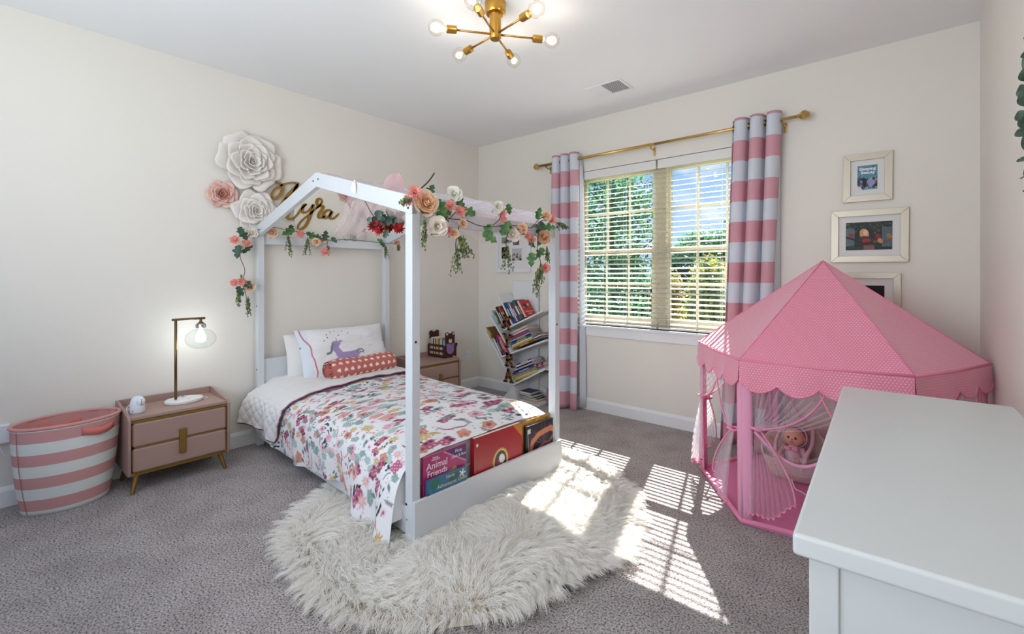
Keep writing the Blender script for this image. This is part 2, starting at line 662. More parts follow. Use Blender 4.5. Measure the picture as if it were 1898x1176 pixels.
class Canvas:
    """flat print drawn on a grid of w x h metres; y up"""
    def __init__(s, w, h, nx, ny, bg):
        s.w, s.h, s.nx, s.ny = w, h, nx, ny
        s.C = np.empty((ny, nx, 3))
        s.C[:] = lin(*bg)
        s.px = w / (nx - 1)
        s.py = h / (ny - 1)

    def win(s, x0, x1, y0, y1):
        i0, i1 = max(0, int(x0 / s.px) - 1), min(s.nx, int(x1 / s.px) + 3)
        j0, j1 = max(0, int(y0 / s.py) - 1), min(s.ny, int(y1 / s.py) + 3)
        if i0 >= i1 or j0 >= j1:
            return None
        X, Y = np.meshgrid(np.arange(i0, i1) * s.px, np.arange(j0, j1) * s.py)
        return X, Y, s.C[j0:j1, i0:i1]

    def put(s, win, d, col, a=1.):
        f = np.clip(.5 - d / max(s.px, s.py), 0, 1)[..., None] * a
        win[2][:] = win[2] * (1 - f) + np.array(lin(*col)) * f

    def ell(s, x, y, a, b, rot=0, col=(0, 0, 0), al=1., lobes=0, amp=.2, ph=0):
        r = max(a, b) * (1 + amp)
        w_ = s.win(x - r, x + r, y - r, y + r)
        if w_ is None:
            return
        X, Y = w_[0] - x, w_[1] - y
        c, n = math.cos(rot), math.sin(rot)
        U, V = (X * c + Y * n) / a, (-X * n + Y * c) / b
        R = np.hypot(U, V)
        lim = 1 + (amp * np.cos(lobes * np.arctan2(V, U) + ph) if lobes else 0)
        s.put(w_, (R - lim) * min(a, b), col, al)

    def line(s, pts, wd, col, al=1.):
        for (x0, y0), (x1, y1) in zip(pts[:-1], pts[1:]):
            w_ = s.win(min(x0, x1) - wd, max(x0, x1) + wd, min(y0, y1) - wd, max(y0, y1) + wd)
            if w_ is None:
                continue
            dx, dy = x1 - x0, y1 - y0
            t = np.clip(((w_[0] - x0) * dx + (w_[1] - y0) * dy) / (dx * dx + dy * dy + 1e-12), 0, 1)
            s.put(w_, np.hypot(w_[0] - x0 - t * dx, w_[1] - y0 - t * dy) - wd / 2, col, al)

    def rect(s, x0, y0, x1, y1, col, al=1.):
        w_ = s.win(x0, x1, y0, y1)
        if w_ is None:
            return
        d = np.maximum(np.maximum(x0 - w_[0], w_[0] - x1), np.maximum(y0 - w_[1], w_[1] - y1))
        s.put(w_, d, col, al)

    def poly(s, pts, col, al=1.):
        xs, ys = [p[0] for p in pts], [p[1] for p in pts]
        w_ = s.win(min(xs), max(xs), min(ys), max(ys))
        if w_ is None:
            return
        X, Y = w_[0], w_[1]
        ins = np.zeros(X.shape, bool)
        n = len(pts)
        for i in range(n):
            (xa, ya), (xb, yb) = pts[i], pts[(i + 1) % n]
            if ya == yb:
                continue
            k = ((ya > Y) != (yb > Y)) & (X < (xb - xa) * (Y - ya) / (yb - ya) + xa)
            ins ^= k
        f = ins[..., None] * al
        w_[2][:] = w_[2] * (1 - f) + np.array(lin(*col)) * f


def catmull(pts, n):
    """n samples of a Catmull-Rom curve through 2D/3D points"""
    P = np.array([pts[0]] + list(pts) + [pts[-1]], float)
    m = len(pts) - 1
    out = []
    for t in np.linspace(0, m - 1e-6, n):
        i = int(t)
        f = t - i
        a, b, c, d = P[i], P[i + 1], P[i + 2], P[i + 3]
        out.append(.5 * ((2 * b) + (c - a) * f + (2 * a - 5 * b + 4 * c - d) * f * f + (3 * b - a - 3 * c + d) * f ** 3))
    return np.array(out)


def text(name, s, size, m, parent, loc, rot, extrude=.0006, align='LEFT', shear=0., offset=0.):
    cu = bpy.data.curves.new(name, 'FONT')
    cu.body = s
    cu.size = size
    cu.extrude = extrude
    cu.align_x = align
    cu.shear = shear
    cu.offset = offset
    cu.resolution_u = 3
    cu.materials.append(M[m])
    tmp = bpy.data.objects.new(name, cu)
    COL.objects.link(tmp)
    bpy.context.view_layer.update()
    me = bpy.data.meshes.new_from_object(tmp.evaluated_get(bpy.context.evaluated_depsgraph_get()))
    bpy.data.objects.remove(tmp)
    me.materials.clear()
    me.materials.append(M[m])
    o = bpy.data.objects.new(name, me)
    COL.objects.link(o)
    o.parent = parent
    o.location = loc
    o.rotation_euler = rot
    return o


# ================================================================== THE ROOM
W, D, H = 4.07, 4.6, 2.74
WX0, WX1, WZ0, WZ1 = 1.30, 2.95, .80, 2.255          # window opening
struct('floor', MB().box((-.1, -D - .1, -.1), (W + .1, .16, 0)), 'carpet')
struct('ceiling', MB().box((-.1, -D - .1, H), (W + .1, .16, H + .1)), 'ceil')
struct('wall_left', MB().box((-.12, -D - .12, 0), (0, .16, H)), 'wall')
struct('wall_right', MB().box((W, -D - .12, 0), (W + .12, .16, H)), 'wall')
b = MB()
b.box((0, 0, 0), (WX0, .16, H)).box((WX1, 0, 0), (W, .16, H))
b.box((WX0, 0, 0), (WX1, .16, WZ0)).box((WX0, 0, WZ1), (WX1, .16, H))
struct('wall_back', b, 'wall')
b = MB()
b.box((0, -D - .12, 0), (.45, -D, H)).box((3.35, -D - .12, 0), (W, -D, H))
b.box((.45, -D - .12, 0), (3.35, -D, .75)).box((.45, -D - .12, 2.45), (3.35, -D, H))  # opening made up in the unseen rear wall to let the added fill through
struct('wall_front', b, 'wall')


def base_profile(length):
    poly = [(0, 0), (.015, 0), (.015, .085), (.011, .095), (.004, .108), (0, .11)]
    return poly


def baseboard(name, p0, p1, inward):
    p0, p1 = Vector(p0), Vector(p1)
    d = (p1 - p0)
    vs, fs = [], []
    pr = base_profile(0)
    for p in (p0, p1):
        for a, z in pr:
            vs.append(p + Vector(inward) * a + Vector((0, 0, z)))
    n = len(pr)
    for i in range(n - 1):
        fs.append((i, i + 1, n + i + 1, n + i))
    fs += [tuple(range(n)), tuple(reversed(range(n, 2 * n)))]
    struct(name, MB().add(vs, fs), 'trim')


baseboard('baseboard_left', (0.0005, -D, 0), (0.0005, 0, 0), (1, 0, 0))
baseboard('baseboard_back', (0, -.0005, 0), (W, -.0005, 0), (0, -1, 0))
baseboard('baseboard_right', (W - .0005, 0, 0), (W - .0005, -D, 0), (-1, 0, 0))
baseboard('baseboard_front', (W, -D + .0005, 0), (0, -D + .0005, 0), (0, 1, 0))

# ------------------------------------------------------------------ window_1: twin double-hung sashes
win = struct('window_1', MB().box((WX0, .085, WZ0), (WX0 + .035, .15, WZ1)).box((WX1 - .035, .085, WZ0), (WX1, .15, WZ1))
             .box((WX0, .085, WZ0), (WX1, .15, WZ0 + .04)).box((WX0, .085, WZ1 - .045), (WX1, .15, WZ1))
             .box((2.075, .08, WZ0), (2.175, .15, WZ1)), 'vinyl', bevel=.003)
ZM = 1.485
for (a, c) in ((WX0 + .035, 2.075), (2.175, WX1 - .035)):
    for up in (0, 1):
        z0, z1 = ((WZ0 + .04, ZM + .025), (ZM - .025, WZ1 - .045))[up]
        y0 = (.095, .12)[up]
        s = .034
        fr = MB().box((a, y0, z0), (a + s, y0 + .025, z1)).box((c - s, y0, z0), (c, y0 + .025, z1))
        fr.box((a + s, y0, z0), (c - s, y0 + .025, z0 + s + .012)).box((a + s, y0, z1 - s), (c - s, y0 + .025, z1))
        sash = obj('sash', fr, 'vinyl', win, bevel=.002)
        gw = (c - a - 2 * s)
        for k in (1, 2):
            xx = a + s + gw * k / 3
            obj('muntin', MB().box((xx - .009, y0 + .006, z0 + s), (xx + .009, y0 + .018, z1 - s)), 'vinyl', sash)
        zz = (z0 + z1) / 2 + .01
        obj('muntin', MB().box((a + s, y0 + .007, zz - .009), (c - s, y0 + .017, zz + .009)), 'vinyl', sash)
        obj('pane', MB().box((a + s, y0 + .011, z0 + s), (c - s, y0 + .013, z1 - s)), 'glass', sash)
obj('sash_lock', MB().box((1.66, .075, ZM + .0), (1.72, .1, ZM + .02)), 'vinyl', win, bevel=.003)
# sill with apron
struct('trim_1', MB().box((WX0 - .05, -.035, WZ0 - .022), (WX1 + .05, .085, WZ0)), 'trim', bevel=.004)
struct('trim_2', MB().box((WX0 - .03, -.016, WZ0 - .1), (WX1 + .03, 0, WZ0 - .022)), 'trim', bevel=.003)

# ------------------------------------------------------------------ blinds: two venetian blinds, every slat
TILT = math.radians(18)


def blind(x0, x1, label):
    t = thing('venetian_blind', label, 'blind', ((x0 + x1) / 2, .035, WZ0), 0, 'venetian blinds in the window')
    hw = (x1 - x0) / 2
    obj('valance', MB().box((-hw, -.035, 1.375), (hw, -.022, 1.45)), 'slat', t, bevel=.003)
    obj('head_rail', MB().box((-hw + .005, -.022, 1.395), (hw - .005, .03, 1.45)), 'trim', t)
    obj('bottom_rail', MB().box((-hw, -.024, .006), (hw, .026, .022)), 'slat', t, bevel=.003)
    me = None
    n = 31
    for k in range(n):
        z = .05 + k * .0432
        if me is None:
            mb = MB()
            N = 6
            vs, fs = [], []
            for j in range(N + 1):
                a = (j / N - .5) * .037
                cr_ = .0022 * (1 - (2 * j / N - 1) ** 2)
                for x in (-hw, hw):
                    vs.append((x, a * math.cos(TILT) - cr_ * math.sin(TILT), a * math.sin(TILT) + cr_ * math.cos(TILT)))
            for j in range(N):
                fs.append((2 * j, 2 * j + 1, 2 * j + 3, 2 * j + 2))
            mb.add(vs, fs)
            o = obj('slat', mb, 'slat', t, smooth=True, solid=.0018, loc=(0, 0, z))
            me = o.data
        else:
            o2 = o.copy()
            COL.objects.link(o2)
            o2.location = (0, 0, z)
    for fx in (-.78, -.25, .25, .78):
        for yy in (-.026, .026):
            obj('ladder_cord', MB().tube([(hw * fx, yy, .01), (hw * fx, yy, 1.4)], .0011, 5), 'cord', t)
    return t


blind(WX0 + .008, 2.118, 'white slatted venetian blind over the left half of the window')
tb = blind(2.132, WX1 - .008, 'white slatted venetian blind over the right half beside the wide curtain')
b = MB().tube([(1.40, -.004, 2.18), (1.40, -.004, 1.50)], .004, 6)
wnd = obj('tilt_wand', b, 'cord', smooth=True)
tag(wnd, 'thin white tilt wand hanging at the left end of the blinds', 'blind wand')

# ------------------------------------------------------------------ curtain rod
RZ, RY = 2.362, -.09
t = thing('curtain_rod', 'brushed gold curtain rod with faceted ends above the window', 'curtain rod', (0, 0, 0))
obj('rod', MB().tube([(.95, RY, RZ), (2.15, RY, RZ)], .0135, 16), 'rodbrass', t, smooth=True)
obj('inner_rod', MB().tube([(2.1, RY, RZ), (3.17, RY, RZ)], .0115, 16), 'rodbrass', t, smooth=True)
for x, s in ((.95, -1), (3.17, 1)):
    pr = [(.008, 0), (.014, .004), (.014, .012), (.034, .034), (.034, .05), (.016, .075), (.002, .078)]
    mt = Matrix.Translation((x, RY, RZ)) @ basis((s, 0, 0)).to_4x4()
    obj('finial', MB().lathe(pr, 6, mt), 'rodbrass', t)
for x in (1.02, 2.107, 3.085):
    bk = MB().box((x - .009, -.006, RZ - .075), (x + .009, -.0005, RZ - .005))
    bk.tube([(x, -.003, RZ - .03), (x, -.05, RZ - .03), (x, RY, RZ - .022)], .005, 8)
    bk.tube([(x, RY + .018 * math.cos(a), RZ + .018 * math.sin(a)) for a in np.linspace(-2.6, -.5, 8)], .004, 6)
    obj('bracket', bk, 'rodbrass', t)


# ------------------------------------------------------------------ curtains
def curtain(name, label, x0t, x1t, x0b, x1b, folds, seed, amp=.045, lining_side=1, zb=.012):
    t = thing(name, label, 'curtain', (0, 0, 0), 0, 'striped curtains beside the window')
    rn = random.Random(seed)
    ph = [rn.uniform(-.5, .5) for _ in range(8)]
    nu, nv = 150, 60
    ztop = 2.425

    def P(u, v, off=0.):
        z = zb + (ztop - zb) * v
        k = 1 - v
        x = (x0t + (x1t - x0t) * u) * v + (x0b + (x1b - x0b) * u) * k
        w_ = 2 * PI * folds * u
        a = amp * (.85 + .35 * math.sin(3 * u + ph[0])) * (1 - .25 * k * math.sin(4 * u + ph[1]) ** 2)
        f = math.sin(w_ + .5 * k * math.sin(5 * u + ph[2]) + ph[3])
        f = math.copysign(abs(f) ** .7, f)
        x += .018 * math.cos(w_) * (1 - .3 * k)
        return (x, RY + a * f + off - .03 * k * k, z)
    obj('panel', MB().grid(lambda u, v: P(u, v), nu, nv), 'curtain', t, smooth=True, solid=.002)
    obj('lining', MB().grid(lambda u, v: P(.02 + .97 * u if lining_side else u, .003 + v * .985, .006), nu // 2, nv // 2), 'lining', t, smooth=True)
    for k in range(2 * folds):
        u = (k + .5) / (2 * folds)
        p = P(u, (RZ - zb) / (ztop - zb))
        d = basis((1, (-1) ** k * .6, 0)).to_4x4()
        ring = [(.021 * math.cos(a), .021 * math.sin(a), 0) for a in np.linspace(0, 2 * PI, 17)[:-1]]
        obj('grommet', MB().tube(ring, .004, 6, Matrix.Translation((p[0], RY, RZ)) @ d, closed=True), 'antique', t, smooth=True)
    return P, t


P1, c1 = curtain('striped_curtain', 'pink and white striped curtain left of the window, reaching the carpet', 1.075, 1.385, 1.03, 1.40, 3, 3)
P2, c2 = curtain('striped_curtain', 'pink and white striped curtain right of the window behind the play tent', 2.735, 3.06, 2.66, 2.97, 3, 8)
# turned-back white lining edge of each panel
obj('turned_edge', MB().grid(lambda u, v: (1.40 + .045 * (1 - v) ** .5 * u + .0 * v, RY + .02 + .05 * u, .02 + 2.38 * v), 6, 20), 'lining', c1, smooth=True, solid=.002)
obj('turned_edge', MB().grid(lambda u, v: (3.045 + (.0 - .03 * (1 - v) + .025 * (1 - v) * u) + .012 * u, RY + .0 + .075 * u, .02 + 2.36 * v), 6, 20), 'lining', c2, smooth=True, solid=.002)

# ------------------------------------------------------------------ ceiling vent
t = thing('ceiling_vent', 'white square supply vent with louvres in the ceiling near the window', 'vent', (1.97, -.535, H))
fr = MB()
for (a, c) in (((-.15, -.12), (.15, -.1)), ((-.15, .1), (.15, .12)), ((-.15, -.1), (-.13, .1)), ((.13, -.1), (.15, .1))):
    fr.box((a[0], a[1], -.008), (c[0], c[1], -.0005))
obj('frame', fr, 'trim', t, bevel=.002)
obj('duct', MB().box((-.13, -.1, -.002), (.13, .1, -.0008)), 'duct', t)
for k in range(20):
    x = -.124 + k * .0131
    s = 1 if k >= 8 else -1
    mtx = Matrix.Translation((x, 0, -.006)) @ Matrix.Rotation(s * .42, 4, 'Y')
    obj('louvre', MB().box((-.0058, -.1, -.0006), (.0058, .1, .0006), mtx), 'trim', t)

# ------------------------------------------------------------------ wall outlets
def outlet(name, loc, nrm, label):
    mt = basis(nrm).to_4x4()
    t = thing(name, label, 'outlet', loc)
    obj('plate', MB().box((-.035, -.057, .0005), (.035, .057, .006), mt), 'plastic', t, bevel=.002)
    for s in (-1, 1):
        r = obj('receptacle', MB().box((-.016, s * .02 - .013, .006), (.016, s * .02 + .013, .008), mt), 'plastic', t, bevel=.003)
        for q in (-1, 1):
            obj('slot', MB().box((q * .006 - .001, s * .02 - .005, .008), (q * .006 + .001, s * .02 + .005, .0085), mt), 'black', r)


outlet('wall_outlet', (0, -.182, .365), (1, 0, 0), 'white double wall outlet right of the far nightstand near the room corner')
outlet('wall_outlet', (3.05, 0, .365), (0, -1, 0), 'white wall outlet low on the window wall behind the play tent')
t = thing('night_light', 'white plug-in night light on the left wall beside the hamper', 'night light', (0, -3.70, .40))
obj('body', MB().box((.0005, -.045, -.05), (.035, .045, .055)), 'plastic', t, bevel=.01, seg=3)
obj('cord', MB().tube(catmull([(.02, .0, -.05), (.03, .02, -.11), (.02, .05, -.13), (.03, .08, -.16), (.03, .1, -.22)], 16), .003, 6), 'plastic', t, smooth=True)

# ================================================================== CHANDELIER
t = thing('ceiling_light', 'brass sputnik ceiling light with six bare round bulbs', 'ceiling light', (2.052, -1.951, 2.57))
obj('canopy', MB().lathe([(.03, .105), (.05, .108), (.057, .12), (.058, .17), (.0, .17)], 32), 'brass', t, smooth=False, bevel=.002)
obj('stem', MB().lathe([(.0, -.028), (.026, -.028), (.0315, -.02), (.0315, .125)], 32), 'brass', t, smooth=False, bevel=.002)
for k, a in enumerate((-8, 52, 112, 174, 233, 293)):
    a = math.radians(a)
    d = Vector((math.cos(a), math.sin(a), 0))
    arm = obj('arm', MB().tube([d * .03, d * .215], .0055, 10), 'brass', t, smooth=True)
    mt = basis(d).to_4x4()
    so = obj('socket', MB().lathe([(.004, .205), (.0195, .21), (.0205, .215), (.0205, .262), (.018, .263), (.0, .263)], 24, mt), 'brass', arm, bevel=.001)
    bu = obj('bulb', MB().lathe([(.013, .262), (.015, .272), (.03, .285), (.039, .302), (.0405, .32), (.036, .34), (.022, .355), (.001, .36)], 24, mt), 'bulbglass', arm, smooth=True)
    obj('filament', MB().sphere(d * .312, (.012, .012, .014), 10, 8), 'filament', arm, smooth=True)
    pl = bpy.data.lights.new('bulb_light', 'POINT')
    pl.energy = .75
    pl.color = (1, .93, .84)
    pl.shadow_soft_size = .03
    po = bpy.data.objects.new('bulb_light', pl)
    COL.objects.link(po)
    po.parent = t
    po.location = d * .312

# ================================================================== LEFT WALL: paper roses and name sign
def petal_mb(a0, half, r0, r1, h0, h1, curl, seed, mtx, ruf=.05, nu=10, nv=8):
    rn = random.Random(seed)
    p1, p2 = rn.uniform(0, 6), rn.uniform(0, 6)

    def fn(u, v):
        s = 2 * u - 1
        wv = math.sin(PI * min(1, .18 + .82 * v ** .8) * .62) if v < 1 else math.sin(PI * .62)
        ang = a0 + s * half * wv
        r = r0 + (r1 - r0) * v * (1 - .22 * abs(s) ** 3) + ruf * r1 * v * math.sin(5 * s + p1) * v
        h = h0 + (h1 - h0) * v ** 1.6 - curl * max(0, v - .8) * 5 * (1 + .4 * math.sin(4 * s + p2)) + .06 * r1 * math.sin(3 * s + p2) * v * v
        return (r * math.cos(ang), r * math.sin(ang), h)
    return MB().grid(fn, nu, nv, mtx)


def wall_rose(label, y, z, R, m, mdeep, seed, rings):
    t = thing('paper_rose', label, 'wall flower', (0.001, y, z), 0, 'paper roses on the wall above the bed')
    rn = random.Random(seed)
    mt = basis((1, 0, 0)).to_4x4()
    hb = 0.004
    for k, (n, f0, f1, lift, half) in enumerate(rings):
        for i in range(n):
            a = 2 * PI * (i + .5 * (k % 2)) / n + rn.uniform(-.12, .12)
            mm = mdeep if (mdeep and k >= len(rings) - 2) else m
            obj('petal', petal_mb(a, half, R * f0, R * f1 * rn.uniform(.93, 1.05), hb + .004 * (i % 2), hb + R * lift, R * .035, rn.random(), mt), mm, t, smooth=True, solid=.0035 if R > .1 else .002)
        hb += R * .045
    obj('bud', MB().grid(lambda u, v: ((.012 + .09 * u) * R * math.cos(13 * u) * 1.1, (.012 + .09 * u) * R * math.sin(13 * u) * 1.1, hb + R * (.02 + .16 * v)), 50, 3, mt), mdeep or m, t, smooth=True, solid=.002)
    obj('backing', MB().lathe([(R * .55, .0), (R * .55, .004), (R * .1, hb)], 16, mt), m, t)
    return t


big = [(6, .1, 1.02, .20, .62), (6, .1, .82, .26, .62), (6, .08, .62, .30, .62), (6, .06, .45, .32, .64), (5, .04, .32, .34, .7), (4, .02, .2, .34, .8)]
small = [(6, .1, 1.03, .24, .6), (6, .08, .78, .32, .62), (5, .06, .56, .36, .72), (5, .04, .38, .38, .72), (4, .02, .22, .38, .8)]
wall_rose('largest white paper rose, topmost of the wall flowers', -2.445, 2.105, .222, 'rosewhite', None, 1, big)
wall_rose('blush pink paper rose at the far left of the wall flowers', -2.63, 1.845, .1, 'rosepink', 'rosepinkdeep', 2, small)
wall_rose('white paper rose under the largest one, left of the sign', -2.405, 1.745, .158, 'rosewhite', None, 3, big)
wall_rose('white paper rose right of the name sign behind the pink gauze', -1.50, 1.80, .15, 'rosewhite', None, 4, big)
wall_rose('smaller white paper rose low right of the sign above the head rail', -1.585, 1.615, .10, 'rosewhite', None, 5, small)
wall_rose('blush pink paper rose at the upper right rim of the sign', -1.665, 1.99, .09, 'rosepink', 'rosepinkdeep', 6, small)

t = thing('name_sign', 'round cream sign with a name in gold script above the bed', 'sign', (0, 0, 0))
mt = Matrix.Translation((0.001, -1.86, 1.75)) @ basis((1, 0, 0)).to_4x4()
obj('board', MB().lathe([(.0, 0), (.25, 0), (.255, .004), (.255, .014), (.25, .018), (.0, .018)], 64, mt), 'sign', t)
SCR = [[(-2.256, 1.993), (-2.222, 1.979), (-2.207, 1.946), (-2.222, 1.901), (-2.263, 1.857), (-2.287, 1.873), (-2.282, 1.912), (-2.248, 1.951), (-2.211, 1.975), (-2.165, 1.995), (-2.118, 2.006), (-2.089, 2.001), (-2.11, 1.968), (-2.149, 1.923), (-2.176, 1.887), (-2.211, 1.828), (-2.25, 1.77)],
       [(-2.089, 2.001), (-2.133, 1.909), (-2.185, 1.861), (-2.148, 1.855), (-2.142, 1.80), (-2.165, 1.755), (-2.172, 1.727), (-2.149, 1.711), (-2.102, 1.742), (-2.062, 1.802), (-2.017, 1.847)],
       [(-2.017, 1.847), (-2.042, 1.832), (-2.052, 1.799), (-2.042, 1.774), (-2.009, 1.788), (-1.98, 1.819), (-1.961, 1.848), (-1.976, 1.783), (-2.001, 1.715), (-2.033, 1.66), (-2.074, 1.635), (-2.087, 1.659), (-2.054, 1.71), (-1.996, 1.764), (-1.938, 1.82), (-1.895, 1.862)],
       [(-1.938, 1.82), (-1.899, 1.857), (-1.886, 1.888), (-1.899, 1.905), (-1.922, 1.897), (-1.931, 1.87), (-1.916, 1.845), (-1.878, 1.847), (-1.882, 1.822), (-1.912, 1.777), (-1.912, 1.748), (-1.886, 1.749), (-1.851, 1.771)],
       [(-1.803, 1.814), (-1.829, 1.819), (-1.86, 1.799), (-1.876, 1.764), (-1.856, 1.747), (-1.825, 1.769), (-1.798, 1.81), (-1.814, 1.77), (-1.807, 1.748), (-1.776, 1.757), (-1.733, 1.801)]]
for s in SCR:
    P = catmull(s, len(s) * 6)
    n = len(P)
    vs, fs = [], []
    for i in range(n):
        d = P[min(i + 1, n - 1)] - P[max(i - 1, 0)]
        L = np.hypot(*d) + 1e-9
        down = max(0, -d[1] / L)
        hw = (.0075 + .0055 * down) * min(1, .5 + i / 6, .5 + (n - 1 - i) / 6)
        q = np.array([-d[1], d[0]]) / L * hw
        for x in (.019, .0265):
            vs += [(x, P[i][0] + q[0], P[i][1] + q[1]), (x, P[i][0] - q[0], P[i][1] - q[1])]
    for i in range(n - 1):
        a, c = 4 * i, 4 * i + 4
        fs += [(a, a + 1, c + 1, c), (a + 2, c + 2, c + 3, a + 3), (a, c, c + 2, a + 2), (a + 1, a + 3, c + 3, c + 1)]
    fs += [(0, 2, 3, 1), (4 * n - 4, 4 * n - 3, 4 * n - 1, 4 * n - 2)]
    obj('script_letter', MB().add(vs, fs), 'glitter', t)


# ================================================================== NIGHTSTANDS
def nightstand(label, x, y, z=0):
    """front faces +x; local y is along the wall"""
    t = thing('nightstand', label, 'nightstand', (x, y, z), 0, 'pink nightstands either side of the bed')
    hw, dp = .262, .35
    side = [(0, .105), (dp, .105), (dp + .012, .13), (dp + .012, .43), (dp - .01, .452), (.06, .488), (.0, .488)]
    for s in (-1, 1):
        y0, y1 = (hw - .016, hw) if s > 0 else (-hw, -hw + .016)
        vs = [(a, y0, c) for a, c in side] + [(a, y1, c) for a, c in side]
        n = len(side)
        fs = [tuple(range(n)), tuple(reversed(range(n, 2 * n)))] + [(i, n + i, n + (i + 1) % n, (i + 1) % n) for i in range(n)]
        obj('side_panel', MB().add(vs, fs), 'leatherette', t, bevel=.006, seg=3)
    obj('back_panel', MB().box((0, -hw + .016, .105), (.014, hw - .016, .488)), 'leatherette', t, bevel=.004)
    obj('top', MB().box((.014, -hw + .016, .425), (dp, hw - .016, .445)), 'leatherette', t, bevel=.004)
    obj('bottom', MB().box((.014, -hw + .016, .108), (dp, hw - .016, .125)), 'leatherette', t)
    for z0, z1 in ((.412, .425), (.108, .12)):
        obj('gold_edging', MB().box((dp - .004, -hw + .016, z0), (dp + .004, hw - .016, z1)), 'gold', t)
    for k, (z0, z1) in enumerate(((.124, .264), (.270, .410))):
        dr = obj('drawer', MB().box((.05, -hw + .022, z0), (dp + .008, hw - .022, z1)), 'leatherette', t, bevel=.014, seg=4)
        ring = []
        yy, r_ = hw - .022, .02
        for (cy, cz, a0) in ((yy - r_, z1 - r_, 0), (-yy + r_, z1 - r_, 90), (-yy + r_, z0 + r_, 180), (yy - r_, z0 + r_, 270)):
            for q in range(5):
                a = math.radians(a0 + q * 22.5)
                ring.append((dp + .001, cy + r_ * math.cos(a) * 1.05, cz + r_ * math.sin(a) * 1.05))
        obj('trim_line', MB().tube(ring, .0028, 6, closed=True), 'gold', dr, smooth=True)
        hz = z1 - .03 if k == 0 else z0 + .03
        obj('handle', MB().box((dp + .006, -.018, hz - (.055 if k == 0 else .052)), (dp + .02, .018, hz + (.018 if k == 0 else .03))), 'gold', dr, bevel=.004)
    for sx, sy in ((.06, -1), (.06, 1), (dp - .04, -1), (dp - .04, 1)):
        ox = .03 if sx > .2 else -.01
        obj('leg', MB().tube([(sx, sy * (hw - .05), .108), (sx + ox, sy * (hw - .022), 0)], [.016, .0095], 14), 'gold', t, smooth=False)
    return t


nightstand('pink upholstered two-drawer nightstand with gold legs beside the striped hamper', .018, -2.955)
nightstand('pink upholstered two-drawer nightstand holding the bear caddy in the corner', .018, -.895, .0)

# ------------------------------------------------------------------ lamp
t = thing('table_lamp', 'brass lamp with clear globe and oval marble base on the nightstand', 'lamp', (.19, -2.90, .4453))
obj('base', MB().lathe([(.0, 0), (.1, 0), (.106, .006), (.106, .018), (.1, .024), (.0, .024)], 40, Matrix.Diagonal((.72, 1.0, 1, 1))), 'marble', t)
obj('pole', MB().tube([(0, -.045, .022), (0, -.045, .535)], .008, 16), 'antique', t, smooth=True)
obj('arm', MB().tube([(0, -.066, .535), (0, .118, .535)], .0075, 14), 'antique', t, bevel=.001)
so = obj('socket', MB().lathe([(.006, .528), (.008, .522), (.008, .515), (.02, .502), (.021, .5), (.0, .5)], 20, Matrix.Translation((0, .093, 0))), 'antique', t)
obj('collar', MB().lathe([(.024, .502), (.03, .494), (.031, .478), (.026, .472), (.024, .472)], 24, Matrix.Translation((0, .093, 0))), 'silver', so)
obj('globe_shade', MB().grid(lambda u, v: (.088 * math.sin(math.radians(18 + 150 * v)) * math.cos(2 * PI * u),
                                          .093 + .088 * math.sin(math.radians(18 + 150 * v)) * math.sin(2 * PI * u),
                                          .4 + .068 * math.cos(math.radians(18 + 150 * v))), 40, 20), 'globeglass', t, smooth=True)
M['lampbulb'] = mat('lit_lamp_bulb', (255, 255, 255), .5, emit=(.93, .98, 1, 9))
obj('bulb', MB().lathe([(.011, .47), (.013, .45), (.026, .425), (.031, .405), (.028, .388), (.015, .378), (.001, .375)], 20, Matrix.Translation((0, .093, 0))), 'lampbulb', t, smooth=True)
pl = bpy.data.lights.new('lamp_bulb_light', 'POINT')
pl.energy = 5.0
pl.color = (.95, .98, 1)
pl.shadow_soft_size = .035
po = bpy.data.objects.new('lamp_bulb_light', pl)
COL.objects.link(po)
po.parent = t
po.location = (0, .093, .405)
obj('switch_cord', MB().tube(catmull([(.02, .095, .003), (.01, .13, .004), (-.03, .125, .004), (-.07, .06, .004), (-.1, .02, .004)], 20), .0022, 6), 'plastic', t, smooth=True)
t = thing('glass_dish', 'small clear glass dish behind the lamp base on the nightstand', 'dish', (.09, -2.905, .4453))
obj('bowl', MB().lathe([(.02, 0), (.036, .006), (.045, .026), (.043, .026), (.034, .009), (.0, .004)], 24), 'globeglass', t, smooth=True)

# ------------------------------------------------------------------ baby monitor
t = thing('baby_monitor', 'small white rounded camera monitor on the left of the nightstand', 'camera', (.25, -3.15, .4455), math.radians(-10))
prof = [(.0, 0), (.036, 0), (.038, .004), (.036, .05), (.034, .068), (.028, .084), (.016, .095), (.001, .098)]
obj('body', MB().lathe(prof, 28), 'plastic', t, smooth=True)
obj('lens_turret', MB().sphere((.018, .012, .066), (.026, .025, .028), 20, 14), 'plastic', t, smooth=True)
for k in range(4):
    obj('sensor', MB().sphere((.0425 - .002 * abs(k - 1.5), .018, .052 + k * .009), .0028, 8, 6), 'black', t)
obj('button', MB().sphere((.03, -.022, .014), (.004, .004, .003), 8, 6), 'black', t)
obj('cord', MB().tube(catmull([(-.02, -.025, .01), (-.03, -.045, .02), (-.01, -.05, .004), (.02, -.045, .003), (.0, -.05, .03), (-.06, -.03, .045), (-.14, -.01, .047), (-.205, .0, .047), (-.215, .02, .02)], 40), .0024, 6), 'plastic', t, smooth=True)

# ------------------------------------------------------------------ hamper
t = thing('laundry_hamper', 'oval pink and white striped canvas hamper standing by the left wall', 'hamper', (.20, -3.445, 0), math.radians(4))
HT = .465


